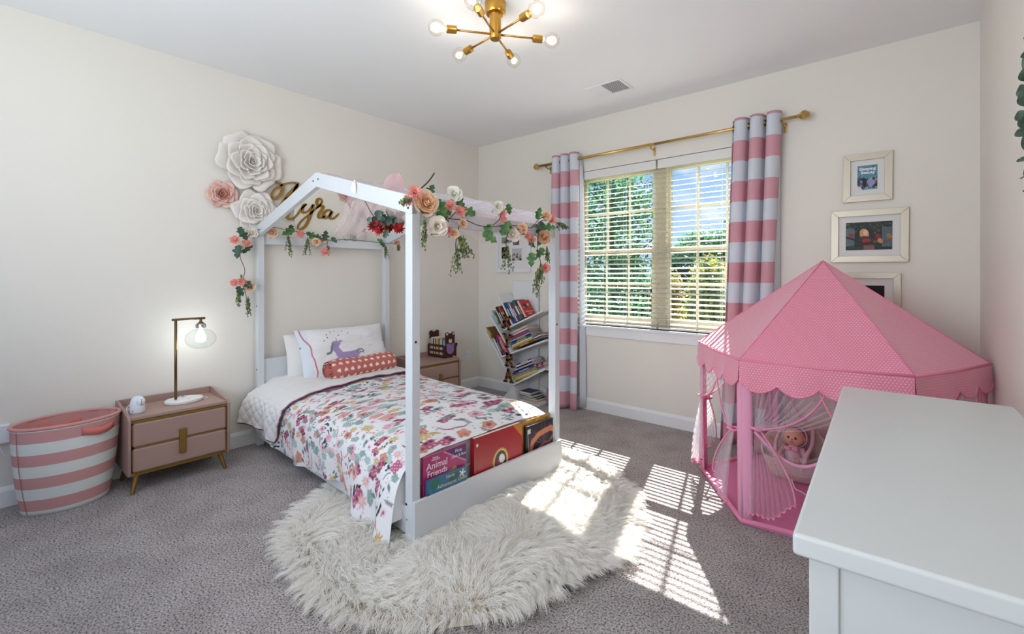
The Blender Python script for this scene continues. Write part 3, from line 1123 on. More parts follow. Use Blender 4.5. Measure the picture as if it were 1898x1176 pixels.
def hamp(u, v, off=0.):
    a = 2 * PI * u
    k = v ** .8
    rx, ry = .115 + .035 * k - off, .175 + .047 * k - off
    bulge = .006 * math.sin(PI * v)
    lean = .012 * math.sin(3 * a + 1) * (1 - v) * .4
    return ((rx + bulge + lean) * math.cos(a), (ry + bulge + lean) * math.sin(a), HT * v)


obj('body', MB().grid(lambda u, v: hamp(u - .19, v), 96, 24).grid(lambda u, v: (lambda p: (p[0] * v, p[1] * v, .002))(hamp(u - .19, 0)), 96, 4), 'hamperpink', t, smooth=True, solid=.004)
obj('inner_lining', MB().grid(lambda u, v: (lambda p: (p[0] + .003 * math.sin(31 * u * 2 * PI / 6 + 5 * v), p[1] + .004 * math.sin(17 * u * 6.28 + 3 * v), p[2]))(hamp(u, .02 + .975 * v, .008)), 96, 16), 'canvaspink', t, smooth=True)
obj('rim', MB().tube([hamp(k / 64, 1.0) for k in range(64)], .009, 10, closed=True), 'canvaspink', t, smooth=True)
obj('seam', MB().tube([hamp(-.19, v, -.003) for v in np.linspace(.02, .97, 16)], .0014, 5), 'rosepinkdeep', t)
hd = []
for i in range(13):
    f = i / 12
    p = Vector(hamp(.02 + .12 * f, .9 - .035 * math.sin(PI * f), -.005 - .010 * math.sin(PI * f)))
    hd.append(p)
mb = MB()
vs = []
for p in hd:
    vs += [p + Vector((0, 0, .02)), p - Vector((0, 0, .02))]
mb.add(vs, [(2 * i, 2 * i + 1, 2 * i + 3, 2 * i + 2) for i in range(12)])
obj('handle', mb, M.setdefault('coralstrap', mat('coral_strap', (214, 122, 112), .9)), t, smooth=True, solid=.005)
obj('handle', MB().grid(lambda u, v: (lambda p: (p[0], p[1], p[2] + .01 * math.sin(9 * u)))(hamp(.44 + .14 * u, .78 + .13 * v, .012)), 14, 3), 'coralstrap', t, smooth=True, solid=.005)

# ================================================================== BED
BED = (0.05, -1.85, 0)
BRZ = math.radians(-2.2)
bed = thing('house_bed', 'white wooden house-frame bed with posts and gabled sides', 'bed', BED, BRZ)
bv = dict(bevel=.003)
for (x0, x1) in ((.0, .055), (1.945, 2.0)):
    for s in (-1, 1):
        y0, y1 = (-.56, -.515) if s < 0 else (.515, .56)
        obj('post', MB().box((x0, y0, 0), (x1, y1, 1.60)), 'white', bed, **bv)
for s in (-1, 1):                                   # gabled boards on both long sides
    y0, y1 = (-.562, -.53) if s < 0 else (.53, .562)
    for (xa, za, xb, zb_) in ((-.0, 1.628, 1.02, 1.885), (2.0, 1.628, 1.02, 1.885)):
        poly = [(xa, za - .085), (xa, za), (xb, zb_), (xb, zb_ - .088)]
        vs = [(a, y0, c) for a, c in poly] + [(a, y1, c) for a, c in poly]
        obj('gable_board', MB().add(vs, [(0, 1, 2, 3), (7, 6, 5, 4), (0, 4, 5, 1), (1, 5, 6, 2), (2, 6, 7, 3), (3, 7, 4, 0)]), 'white', bed, **bv)
    obj('side_rail', MB().box((.0, y0 + (0 if s < 0 else 0), .065), (1.96, y1, .19)), 'white', bed, **bv)
obj('ridge_rail', MB().box((1.0, -.53, 1.83), (1.04, .53, 1.875)), 'white', bed, **bv)
obj('head_rail', MB().box((.01, -.515, 1.50), (.035, .515, 1.565)), 'white', bed, **bv)
obj('foot_rail', MB().box((1.965, -.515, 1.50), (1.99, .515, 1.575)), 'white', bed, **bv)
obj('headboard', MB().box((.012, -.515, .19), (.032, .515, .635)), 'white', bed, **bv)
obj('pocket_front', MB().box((2.0, -.56, .045), (2.018, .56, .226)), 'white', bed, bevel=.004)
obj('pocket_back', MB().box((1.93, -.515, .045), (1.945, .515, .262)), 'white', bed, **bv)
obj('pocket_floor', MB().box((1.945, -.515, .055), (2.0, .515, .07)), 'white', bed, **bv)
obj('bed_base', MB().box((.035, -.515, .08), (1.93, .515, .1)), 'white', bed)


def bolt(p, n, r=.006):
    obj('bolt', MB().lathe([(r, -.001), (r, .0016), (r * .5, .0018), (r * .4, .0008), (0, .0008)], 12, Matrix.Translation(p) @ basis(n).to_4x4()), 'dark', bed)


for p, n in (((.985, -.562, 1.836), (0, -1, 0)), ((1.05, -.562, 1.838), (0, -1, 0)), ((1.972, -.562, 1.575), (0, -1, 0)),
             ((2.0, -.54, .955), (1, 0, 0)), ((.03, -.56, 1.035), (0, -1, 0)), ((.03, -.56, .56), (0, -1, 0)), ((2.0, .53, .955), (1, 0, 0)),
             ((2.0, .535, 1.57), (1, 0, 0)), ((1.955, -.56, .2), (0, -1, 0)), ((1.955, -.56, .13), (0, -1, 0))):
    bolt(p, n)

mt_ = obj('mattress', MB().box((.045, -.5, .102), (1.92, .5, .40)), 'mattress', bevel=.05, seg=4, loc=BED, rot=(0, 0, BRZ))
tag(mt_, 'white mattress lying in the house bed under the covers', 'mattress')


# ------------------------------------------------------------------ floral comforter
def bed_profile(n):
    pts = [(-.585, .10), (-.598, .24), (-.588, .335), (-.545, .405), (-.42, .446), (-.2, .463), (0, .47), (.2, .465), (.42, .45), (.545, .41), (.59, .34), (.6, .24), (.6, .13)]
    return catmull(pts, n)


def quilt_grid(xs_fn, nt, ns, off=0., hem=None, wr=1.):
    """returns V[ns,nt,3]: t across (near side first), s along the bed"""
    prof = bed_profile(nt)
    t = np.linspace(0, 1, nt)
    V = np.zeros((ns, nt, 3))
    d = np.gradient(prof, axis=0)
    nn = np.stack([-d[:, 1], d[:, 0]], 1)
    nn /= np.linalg.norm(nn, axis=1, keepdims=True) + 1e-9
    for i, s in enumerate(np.linspace(0, 1, ns)):
        x = xs_fn(s, t)
        V[i, :, 0] = x
        V[i, :, 1] = prof[:, 0] + nn[:, 0] * off
        V[i, :, 2] = prof[:, 1] + nn[:, 1] * off
    X, Y, Z = V[..., 0], V[..., 1], V[..., 2]
    side = np.clip((.40 - Z) / .3, 0, 1) * (Y < 0)
    # flap of the corner by the near foot post hangs to the rug and stands away from the rail
    fl = np.clip((X - 1.42) / .28, 0, 1)
    fl = fl * fl * (3 - 2 * fl)
    Z -= side * fl * .070
    Y -= side ** 1.5 * fl * (.055 + .022 * np.sin(X * 21))
    Z += side * (1 - fl) * .02 * np.sin(X * 5 + 1)
    Y -= side * (.012 * np.sin(X * 17 + 3 * Z) + .010 * np.sin(X * 31 + 1))
    # top: soft wrinkles and the fall to the foot
    top = np.clip((Z - .36) / .06, 0, 1)
    Z += wr * top * (.030 * fbm(X * 2.2 + 5, Y * 3 + 5) + .014 * fbm(X * 7, Y * 5 + X * 3) + .006 * fbm(X * 18, Y * 9))
    f = np.clip((X - 1.70) / .22, 0, 1)
    Z -= (Z - .10) * .16 * f ** 2 * np.clip((Z - .1) / .3, 0, 1)
    return V


def paint_floral(w_, h_, nx, ny):
    c = Canvas(w_, h_, nx, ny, (236, 236, 238))
    rn = random.Random(4)
    MAG, PNK, RUST, MUS, TEAL, NAVY, SAGE, BLK, LIL = (176, 92, 122), (228, 172, 186), (206, 138, 118), (200, 168, 100), (98, 134, 132), (52, 58, 76), (152, 184, 174), (48, 48, 56), (238, 212, 222)

    def sprig(x, y, a, L, col, n=5, wd=.010):
        dx, dy = math.cos(a), math.sin(a)
        c.line([(x, y), (x + dx * L, y + dy * L)], .003, col)
        for k in range(n):
            f = (k + .6) / n
            for s in (-1, 1):
                b_ = a + s * .95
                l_ = wd * 1.15 * (1.25 - .5 * f)
                c.ell(x + dx * L * f + math.cos(b_) * l_, y + dy * L * f + math.sin(b_) * l_, l_, wd * .42, b_, col, .92)

    def cluster(x, y, a):
        for k in range(rn.choice((3, 4, 6))):
            xx, yy = x + math.cos(a) * (k // 2) * .026 + (k % 2) * .017 * math.sin(a), y + math.sin(a) * (k // 2) * .026 - (k % 2) * .022 * math.cos(a)
            c.ell(xx, yy, .0145, .0135, 0, MAG, 1, 6, .08)
            c.ell(xx, yy, .0055, .0055, 0, rn.choice(((232, 170, 186), NAVY)))

    def peony(x, y, col):
        r = rn.uniform(.026, .036)
        c.ell(x, y, r, r * .92, rn.random() * 3, col, .95, 5, .12, rn.random() * 6)
        lt = tuple(min(255, int(v * 1.22)) for v in col)
        for k in range(4):
            a = rn.random() * 6.28
            c.line([(x + math.cos(a + q * .35) * r * .6, y + math.sin(a + q * .35) * r * .55) for q in range(4)], .003, lt, .8)
        if rn.random() < .5:
            for k in range(10):
                a = k * .63
                c.line([(x, y), (x + math.cos(a) * r * .4, y + math.sin(a) * r * .4)], .002, NAVY)

    def daisy(x, y, col):
        a0 = rn.random()
        for k in range(8):
            a = a0 + k * PI / 4
            c.ell(x + math.cos(a) * .015, y + math.sin(a) * .015, .012, .0045, a, col)
        c.ell(x, y, .006, .006, 0, (236, 214, 150))

    def leaves(x, y, a, col):
        for k in range(rn.choice((4, 6, 7))):
            b_ = a + rn.uniform(-.5, .5)
            c.ell(x + rn.uniform(-.035, .035), y + rn.uniform(-.03, .03), .012, .0052, b_, col)

    def fern(x, y, a, col):
        L = rn.uniform(.045, .07)
        dx, dy = math.cos(a), math.sin(a)
        c.line([(x, y), (x + dx * L, y + dy * L)], .0022, col)
        for k in range(6):
            f = (k + 1) / 7
            for s in (-1, 1):
                b_ = a + s * .6
                c.line([(x + dx * L * f, y + dy * L * f), (x + dx * L * f + math.cos(b_) * .016, y + dy * L * f + math.sin(b_) * .016)], .0022, col)

    def hook(x, y, a, col):
        c.line([(x + math.cos(a) * .012 * k * (1 if k < 4 else 1) + .010 * math.sin(k * .7), y + math.sin(a) * .014 * k) for k in range(7)], .0055, col)

    def tail(x, y, a):
        pts = [(x + math.cos(a) * k * .014, y + math.sin(a) * k * .014 + .008 * math.sin(k)) for k in range(6)]
        c.line(pts, .006, MAG)
    pts = []
    cell = .056
    for j in range(int(h_ / cell) + 1):
        for i in range(int(w_ / cell) + 1):
            pts.append(((i + .5 * (j % 2) + rn.uniform(-.28, .28)) * cell, (j + rn.uniform(-.28, .28)) * cell))
    rn.shuffle(pts)
    for k, (x, y) in enumerate(pts):
        a = rn.random() * 6.28
        q = rn.random()
        if q < .11:
            peony(x, y, rn.choice((PNK, RUST, (232, 186, 196), (222, 160, 152))))
        elif q < .18:
            cluster(x, y, a)
        elif q < .27:
            daisy(x, y, rn.choice((MUS, MUS, PNK)))
        elif q < .48:
            sprig(x, y, a, rn.uniform(.05, .075), rn.choice((SAGE, TEAL, SAGE, (110, 150, 140))))
        elif q < .62:
            leaves(x, y, a, rn.choice((NAVY, BLK, NAVY, TEAL)))
        elif q < .70:
            fern(x, y, a, rn.choice((BLK, TEAL)))
        elif q < .75:
            hook(x, y, a, rn.choice((TEAL, NAVY)))
        elif q < .80:
            tail(x, y, a)
        elif q < .86:
            c.ell(x, y, .022, .009, a, rn.choice((MUS, RUST, TEAL)), .95, 4, .1)
        elif q < .92:
            for g in range(6):
                c.ell(x + math.cos(a) * g * .012, y + math.sin(a) * g * .012 + (g % 2) * .010, .006, .0065, 0, (226, 132, 126))
        else:
            c.ell(x, y, .02, .014, a, LIL, .9, 7, .15)
            c.ell(x, y, .008, .006, a, MAG)
        for g in range(2):
            c.ell(x + rn.uniform(-.03, .03), y + rn.uniform(-.03, .03), .0032, .0032, 0, rn.choice((MAG, BLK, MUS, PNK)))
    return c


NS, NT = 500, 400
def comf_x(s, t):
    return .10 + s * (1.94 - .10) + 0 * t


V = quilt_grid(comf_x, NT, NS)
cv = paint_floral(1.46, 1.9, NT, NS)
com = thing('comforter', 'floral printed comforter on the bed, its head end folded back', 'comforter', BED, BRZ)
npmesh('printed_cover', V, cv.C, NT - 1, NS - 1, 'print', com)
# foot end tucked down behind the book pocket
e = V[-1]
nd = 14
Vf = np.zeros((nd, NT, 3))
for j in range(nd):
    f = j / (nd - 1)
    Vf[j, :, 0] = 1.93 - .006 - .004 * f
    Vf[j, :, 1] = e[:, 1]
    Vf[j, :, 2] = e[:, 2] + (np.minimum(e[:, 2], .12) - e[:, 2]) * f
npmesh('tucked_end', Vf, np.repeat(cv.C[-1:], nd, 0), NT - 1, nd - 1, 'print', com)


def xb(t):                                         # edge of the white fold-back across the bed
    return np.interp(t, [0, .12, .3, .5, .8, 1], [.50, .60, .64, .59, .50, .44])


NT2, NS2 = 200, 70
Vq = quilt_grid(lambda s, t: .03 + s * (xb(t) - .03), NT2, NS2, off=.013)
tt = np.linspace(0, 1, NT2)[None, :] * 1.46
ss = Vq[..., 0]
q = np.abs(np.sin((tt + ss) * PI / .095)) * np.abs(np.sin((tt - ss) * PI / .095))
Vq[..., 2] += .006 * np.sqrt(q) * (Vq[..., 2] > .3)
Vq[..., 1] -= .008 * np.sqrt(q) * (Vq[..., 2] <= .38) * (Vq[..., 1] < 0)
nearside = np.clip((.42 - Vq[..., 2]) / .3, 0, 1) * (Vq[..., 1] < 0)
Vq[..., 2] += nearside * (.085 - .06 * ss)
Vq[..., 1] -= nearside * np.clip(.3 - ss, 0, .3) * .22
o = npmesh('folded_underside', Vq, None, NT2 - 1, NS2 - 1, 'quilt', com)
k = o.modifiers.new('solid', 'SOLIDIFY')
k.thickness = .012
obj('piping', MB().tube([tuple(p + np.array([.004, 0, .0])) for p in Vq[-1][::3]], .004, 8), 'piping', com, smooth=True)
obj('piping', MB().tube([tuple(p + np.array([0, -.004, -.004])) for p in Vq[::3, 0]], .005, 8), 'piping', com, smooth=True)


# ------------------------------------------------------------------ pillows
def pillow_grid(wd, ht, th, nx, ny, front=True, seed=0):
    u, v = np.meshgrid(np.linspace(-1, 1, nx), np.linspace(-1, 1, ny))
    prof = (np.clip(1 - np.abs(u) ** 3.2, 0, 1) ** .55) * (np.clip(1 - np.abs(v) ** 2.8, 0, 1) ** .55)
    k = 1 - .06 * np.abs(v) ** 2 * 0
    X = u * wd / 2 * (1 - .05 * (1 - v * v) * np.abs(u) ** 4)
    Z = v * ht / 2 * (1 - .05 * (1 - u * u) * np.abs(v) ** 4)
    Y = th / 2 * prof * (1 + .5 * fbm(u * 2 + seed, v * 2 + seed)) + .008 * fbm(u * 6 + seed, v * 9) * prof
    return np.stack([X, -Y if front else Y, Z], -1)


def pillow(label, loc, rot, wd, ht, th, canvas, nx, ny, seed):
    t = thing('pillow', label, 'pillow', loc)
    t.rotation_euler = rot
    A = pillow_grid(wd, ht, th, nx, ny, True, seed)
    npmesh('front', A, canvas.C if canvas else None, nx - 1, ny - 1, 'print' if canvas else 'quilt', t)
    npmesh('back', pillow_grid(wd, ht, th, 60, 40, False, seed + 3), None, 59, 39, 'quilt', t)
    return t


cp = Canvas(.74, .42, 250, 142, (238, 238, 238))


def pu(X, Y):
    return ((X - 205) / 1475 * .74, (1010 - Y) / 870 * .42)


LILC, GRY = (172, 152, 196), (132, 140, 152)
cp.rect(0, 0, .07, .42, (222, 230, 240), .8)
cp.line([pu(720, 470), pu(725, 540), pu(770, 620)], .05, LILC)
cp.line([pu(770, 650), pu(850, 660), pu(960, 665), pu(1060, 650)], .045, LILC)
cp.line([pu(760, 640), pu(860, 680), pu(1000, 690)], .05, LILC)
cp.line([pu(680, 735), pu(720, 705), pu(780, 690)], .012, LILC)
cp.line([pu(1000, 690), pu(1060, 730), pu(1100, 760)], .02, LILC)
cp.ell(*pu(735, 465), .034, .02, -.2, LILC)
cp.ell(*pu(800, 440), .022, .009, .3, LILC)
cp.line([pu(752, 372), pu(752, 432)], .007, (176, 150, 170))
cp.line([pu(680, 455), pu(660, 520), pu(655, 570), pu(630, 600), pu(585, 608)], .018, GRY)
cp.line([pu(1060, 650), pu(1050, 620), pu(1090, 598), pu(1140, 605), pu(1165, 635), pu(1150, 655), pu(1110, 645)], .011, GRY)
for (X, Y) in ((765, 240), (805, 330), (965, 305), (620, 300), (620, 352), (885, 250), (1615, 470), (215, 440), (700, 250), (560, 400)):
    cp.ell(*pu(X, Y), .006, .0045, .5, (96, 96, 110))
cp.line([pu(x, y) for x, y in ((262, 150), (262, 250), (285, 330), (340, 430), (352, 500), (350, 600), (370, 680), (385, 790), (400, 860), (392, 930), (352, 990), (350, 1010))], .014, (226, 182, 196))
cp.line([pu(x, y) for x, y in ((262, 150), (262, 250), (285, 330), (340, 430), (352, 500), (350, 600), (370, 680), (385, 790), (400, 860), (392, 930), (352, 990), (350, 1010))], .005, (168, 84, 112))
pillow('white pillow with a lilac unicorn print leaning on the headboard', (.225, -1.79, .635), (math.radians(-24), 0, math.radians(90 - 2)), .76, .44, .17, cp, 250, 142, 2)
pillow('plain bluish-white pillow propped behind the unicorn pillow', (.125, -1.86, .605), (math.radians(-10), 0, math.radians(90 - 2)), .74, .40, .12, None, 80, 50, 5)

# rolled blanket with white hearts
cb = Canvas(.62, .56, 208, 188, (198, 114, 106))
for j in range(9):
    for i in range(11):
        x, y = (i + .5 * (j % 2) + .3) * .06, (j + .5) * .062
        a = (((i * 7 + j * 3) % 5) - 2) * .25
        ca, sa = math.cos(a), math.sin(a)
        P_ = lambda dx, dy: (x + dx * ca - dy * sa, y + dx * sa + dy * ca)
        for sgn in (-1, 1):
            cb.ell(*P_(sgn * .0075, .004), .0095, .0095, 0, (246, 232, 216))
        cb.poly([P_(-.0165, .001), P_(.0165, .001), P_(0, -.019)], (246, 232, 216))
nu, nv = 208, 188
U, Vv = np.meshgrid(np.linspace(0, 1, nu), np.linspace(0, 1, nv))
ang = Vv * 2 * PI + .6
R_ = .083 * (1 + .06 * np.sin(ang * 2 + 1) + .05 * fbm(U * 5, Vv * 5) + .04 * np.sin(U * 9)) * (1 - .10 * np.abs(2 * U - 1) ** 8)
R_ = R_ * (1 - .10 * (Vv > .96) * (Vv - .96) * 20)
Vb = np.stack([(U - .5) * .57, R_ * np.cos(ang), R_ * np.sin(ang) * .92], -1)
t = thing('rolled_blanket', 'rolled rust-pink blanket with white hearts lying against the pillow', 'blanket', (.44, -1.775, .548), math.radians(90 + 2))
npmesh('roll', Vb, cb.C, nu - 1, nv - 1, 'print', t)
M['rust'] = mat('rust_blanket', (198, 114, 106), .9)
for s in (-1, 1):
    sp = []
    for k in range(60):
        a = k * .32
        r = .006 + .074 * k / 60
        sp.append((s * (.283 - .012 * (k / 60) - .004), r * math.cos(a), r * .92 * math.sin(a)))
    mb = MB()
    vs = []
    for p in sp:
        vs += [p, (p[0] - s * .05, p[1], p[2])]
    mb.add(vs, [(2 * i, 2 * i + 1, 2 * i + 3, 2 * i + 2) for i in range(59)])
    obj('rolled_end', mb, 'rust', t, smooth=True, solid=.006)


# ================================================================== BOOKS IN THE FOOT POCKET
def cover_book(label, x, y0, y1, z0, z1, th, spinecol, cv_, lean=0., lettering=()):
    """front cover faces +x"""
    t = thing('picture_book', label, 'book', (x, (y0 + y1) / 2, z0), BRZ, 'picture books in the foot pocket of the bed')
    t.rotation_euler = (0, -lean, BRZ)
    hw, ht = (y1 - y0) / 2, z1 - z0
    ms = mat('cover_' + label.split()[0], spinecol, .35)
    obj('back_cover', MB().box((-th, -hw, 0), (-th + .003, hw, ht)), ms, t)
    obj('spine', MB().box((-th, -hw, 0), (-.0005, -hw + .004, ht)), ms, t, bevel=.001)
    obj('pages', MB().box((-th + .003, -hw + .004, .003), (-.003, hw - .004, ht - .003)), 'paper', t)
    ny, nx = cv_.C.shape[:2]
    U, Vv = np.meshgrid(np.linspace(-hw, hw, nx), np.linspace(0, ht, ny))
    npmesh('front_cover', np.stack([np.zeros_like(U), U, Vv], -1), cv_.C, nx - 1, ny - 1, 'gloss_print', t)
    obj('cover_board', MB().box((-.003, -hw, 0), (-.0004, hw, ht)), ms, t)
    for s, sz, m_, yy, zz, tilt in lettering:
        text('lettering', s, sz, m_, t, (.0012, -hw + yy, zz), (PI / 2, tilt, PI / 2), .0003)
    return t


M['wtext'] = mat('white_print', (250, 246, 250), .4)
M['gtext'] = mat('pale_gold_print', (222, 214, 176), .4)
M['cream_text'] = mat('orange_print', (214, 138, 96), .4)

c = Canvas(.28, .34, 100, 120, (178, 40, 108))
c.poly([(.13, .34), (.28, .34), (.28, .25)], (92, 34, 108))
c.line([(.13, .335), (.275, .255)], .003, (244, 200, 226))
c.ell(.19, .20, .04, .045, 0, (206, 160, 72), 1, 5, .1)
c.ell(.235, .15, .035, .06, .3, (222, 196, 120))
c.ell(.255, .07, .02, .05, .2, (232, 226, 214))
c.ell(.25, .06, .012, .03, .5, (90, 130, 60))
for i in range(26):
    c.ell(random.uniform(.01, .27), random.uniform(.05, .3), .002, .002, 0, (236, 150, 200))
cover_book('magenta and purple picture book in the foot pocket beside the near post', 2.028, -2.42, -2.150, .068, .404, .014, (178, 40, 108), c, 0,
           (('Animal', .046, 'wtext', .018, .27, -.0), ('Friends', .042, 'wtext', .022, .235, 0), ('Disney', .012, 'wtext', .055, .318, 0), ('PRINCESS', .012, 'wtext', .048, .307, 0),
            ('First', .024, 'wtext', .195, .308, 0), ('Look & Find', .019, 'wtext', .172, .285, 0)))
c = Canvas(.25, .30, 90, 106, (54, 112, 148))
c.ell(.03, .16, .03, .08, .4, (30, 74, 100), .8)
c.ell(.18, .27, .05, .02, .3, (30, 92, 84), .9)
c.ell(.05, .27, .03, .025, .6, (40, 120, 90), .9)
c.ell(.13, .10, .05, .03, .2, (128, 52, 50), 1, 5, .1)
c.ell(.14, .07, .03, .03, 0, (30, 44, 90))
for i in range(5):
    a = i * 1.2566
    c.line([(.222, .27), (.222 + .018 * math.cos(a), .27 + .018 * math.sin(a))], .007, (240, 246, 250))
for i in range(20):
    c.ell(random.uniform(.01, .24), random.uniform(.05, .3), .003, .003, 0, (100, 168, 190))
cover_book('blue undersea picture book in front of the magenta book', 2.045, -2.412, -2.165, .030, .298, .012, (50, 100, 140), c, 0,
           (('Disney', .02, 'gtext', .115, .245, 0), ('Adventures Under', .026, 'gtext', .06, .21, 0), ('the Sea', .026, 'gtext', .10, .18, 0)))
c = Canvas(.38, .34, 130, 118, (168, 18, 34))
c.rect(.022, 0, .026, .34, (120, 10, 24))
c.poly([(.30, .34), (.38, .34), (.38, .26)], (196, 130, 40))
c.ell(.2, .17, .062, .07, 0, (200, 150, 66))
c.ell(.2, .17, .055, .063, 0, (236, 206, 130))
c.ell(.2, .17, .048, .056, 0, (34, 28, 30))
c.ell(.195, .155, .028, .03, .4, (160, 40, 44))
c.ell(.21, .18, .022, .026, .5, (236, 232, 224))
c.ell(.185, .13, .022, .014, .2, (230, 226, 220))
c.ell(.022, .30, .008, .009, 0, (236, 232, 226))
cover_book('large red hardback with a gold oval medallion in the foot pocket', 2.045, -2.098, -1.722, .072, .412, .03, (150, 14, 30), c)
c = Canvas(.33, .31, 118, 110, (36, 30, 40))
for i in range(26):
    a = random.uniform(0, 6.28)
    c.line([(.19, .16), (.19 + .16 * math.cos(a), .16 + .14 * math.sin(a))], .004, (120, 96, 124), .6)
P_ = [(.05, .14), (.07, .2), (.13, .235), (.2, .245), (.27, .25), (.3, .235)]
c.line(P_, .036, (206, 130, 88))
c.line([(.12, .1), (.14, .15), (.2, .17), (.26, .165), (.3, .2)], .016, (196, 124, 92))
c.line([(.05, .16), (.065, .11), (.09, .12)], .008, (214, 150, 110))
c.ell(.23, .12, .06, .04, .2, (128, 100, 130), .7)
c.line([(.02, .27), (.035, .1), (.09, .04), (.15, .02)], .005, (190, 180, 190))
c.rect(.018, .262, .05, .29, (222, 222, 226))
cover_book('dark plum picture book with an orange ribbon swirl by the far post', 2.045, -1.672, -1.382, .072, .366, .014, (30, 26, 34), c)
c = Canvas(.32, .33, 90, 92, (196, 146, 70))
for i in range(30):
    c.ell(random.uniform(0, .32), random.uniform(.2, .33), random.uniform(.005, .02), .006, random.random(), random.choice(((226, 190, 110), (150, 96, 40), (120, 120, 60))), .8)
cover_book('golden brown picture book behind the plum book', 2.022, -1.708, -1.382, .072, .392, .012, (180, 130, 60), c)


# ================================================================== FAUX FUR RUG
rug = thing('fur_rug', 'round shaggy cream faux-fur rug under the foot of the bed', 'rug', (1.93, -2.0, 0))
NR = 46000


def rug_h(x, y):
    r = np.hypot(x, y)
    base = .012 + .030 * np.clip(fbm(x * 2.2 + 3, y * 2.2 + 9) + .15, 0, 1) + .018 * np.clip(fbm(x * 5, y * 5 + 4) + .1, 0, 1)
    # gathered folds on the window side, clear of the bed
    k = np.clip((x * .8 + y * .35 + .05) / .3, 0, 1)
    base = base + k * .035 * (.5 + .5 * np.sin((x * 1.0 - y * .9) * 9 + 2 * fbm(x * 3, y * 3) * 3)) * np.clip(1.0 - r, 0, .3) / .3
    under = np.clip((-(x - .06)) / .1, 0, 1) * np.clip((.52 - np.abs(y - .12)) / .08 + .5, 0, 1)
    return base * (1 - .5 * under) * np.clip((.93 - r) / .05, .15, 1)


def rug_R(a):
    return .88 - .058 * np.cos(2 * a) + .012 * np.sin(3 * a) + .02 * np.sin(5 * a) + .012 * np.sin(9 * a + 1)


na, nr_ = 96, 26
A_, K_ = np.meshgrid(np.linspace(0, 2 * PI, na), np.linspace(0.01, 1, nr_))
RX, RY_ = K_ * rug_R(A_) * np.cos(A_), K_ * rug_R(A_) * np.sin(A_)
RZ_ = rug_h(RX, RY_)
RZ_[-1] = .003
npmesh('backing', np.stack([RX, RY_, RZ_], -1), None, na - 1, nr_ - 1, 'rugback', rug)
ncl, per, npt = 16000, 13, 6
ca_ = RNG.random(ncl) * 2 * PI
cr2 = np.sqrt(RNG.random(ncl)) * rug_R(ca_) * .985
cx_, cy_ = cr2 * np.cos(ca_), cr2 * np.sin(ca_)
ha = 2 * PI * 2.2 * (fbm(cx_ * 1.3 + 40, cy_ * 1.3 + 11, 3)) + 1.0 + RNG.normal(0, .28, ncl)
edge = np.clip((cr2 / rug_R(ca_) - .86) / .14, 0, 1)
dxc = np.cos(ha) * (1 - edge) + np.cos(ca_) * edge * 1.2
dyc = np.sin(ha) * (1 - edge) + np.sin(ca_) * edge * 1.2
lenc = RNG.uniform(.075, .135, ncl)
liftc = RNG.uniform(.18, .5, ncl) * (1 - .55 * edge)
rep = lambda a: np.repeat(a, per)
N_ = ncl * per
rx0 = rep(cx_) + RNG.normal(0, .010, N_)
ry0 = rep(cy_) + RNG.normal(0, .010, N_)
rz0 = rug_h(rx0, ry0)
tipx = rep(cx_) + rep(dxc) * rep(lenc) * .8 + RNG.normal(0, .0075, N_)
tipy = rep(cy_) + rep(dyc) * rep(lenc) * .8 + RNG.normal(0, .0075, N_)
tipz = rug_h(rep(cx_), rep(cy_)) + rep(liftc) * rep(lenc) * .6 + RNG.normal(0, .003, N_) + .006
curl = rep(RNG.normal(0, .012, ncl))
tpar = np.linspace(0, 1, npt)
pos = np.zeros((N_, npt, 3), np.float32)
for j, f in enumerate(tpar):
    g = f ** 1.15
    pos[:, j, 0] = rx0 + (tipx - rx0) * g - rep(dyc) * curl * math.sin(PI * f)
    pos[:, j, 1] = ry0 + (tipy - ry0) * g + rep(dxc) * curl * math.sin(PI * f)
    hz = rz0 + (tipz - rz0) * math.sin(PI / 2 * min(1, f * 1.25)) - .008 * max(0, f - .8) * 5
    pos[:, j, 2] = np.maximum(hz, .004)
# keep the strands out from the posts and the pocket board
wx, wy = pos[..., 0] + 1.95, pos[..., 1] - 1.95
hc = bpy.data.hair_curves.new('fur_pile')
hc.add_curves([npt] * N_)
hc.attributes['position'].data.foreach_set('vector', pos.reshape(-1))
ra = hc.attributes.new('radius', 'FLOAT', 'POINT')
rad = np.tile((.0008 * (1 - .7 * tpar ** 2)).astype(np.float32), N_)
ra.data.foreach_set('value', rad)
hc.materials.append(M['fur'])
ho = bpy.data.objects.new('fur_pile', hc)
COL.objects.link(ho)
ho.parent = rug
ho['kind'] = 'stuff'

# ================================================================== TREE BOOKSHELF
TS = (0.0, 0, 0)
shelf = thing('tree_bookshelf', 'white tree-shaped bookshelf with slanted arms by the window wall', 'bookshelf', (0, 0, 0))
obj('trunk_panel', MB().box((.548, -.034, 0), (.882, -.016, 1.21)), 'shelfwhite', shelf, bevel=.002)
YF, YB = -.25, -.036


def board(xa, za, xb_, zb_, name='arm_board', th=.016):
    d = Vector((xb_ - xa, 0, zb_ - za))
    L = d.length
    a = math.atan2(d.z, d.x)
    m = Matrix.Translation((xa, 0, za)) @ Matrix.Rotation(-a, 4, 'Y')
    return obj(name, MB().box((0, YF, -th / 2), (L, YB, th / 2), m), 'shelfwhite', shelf, bevel=.002)


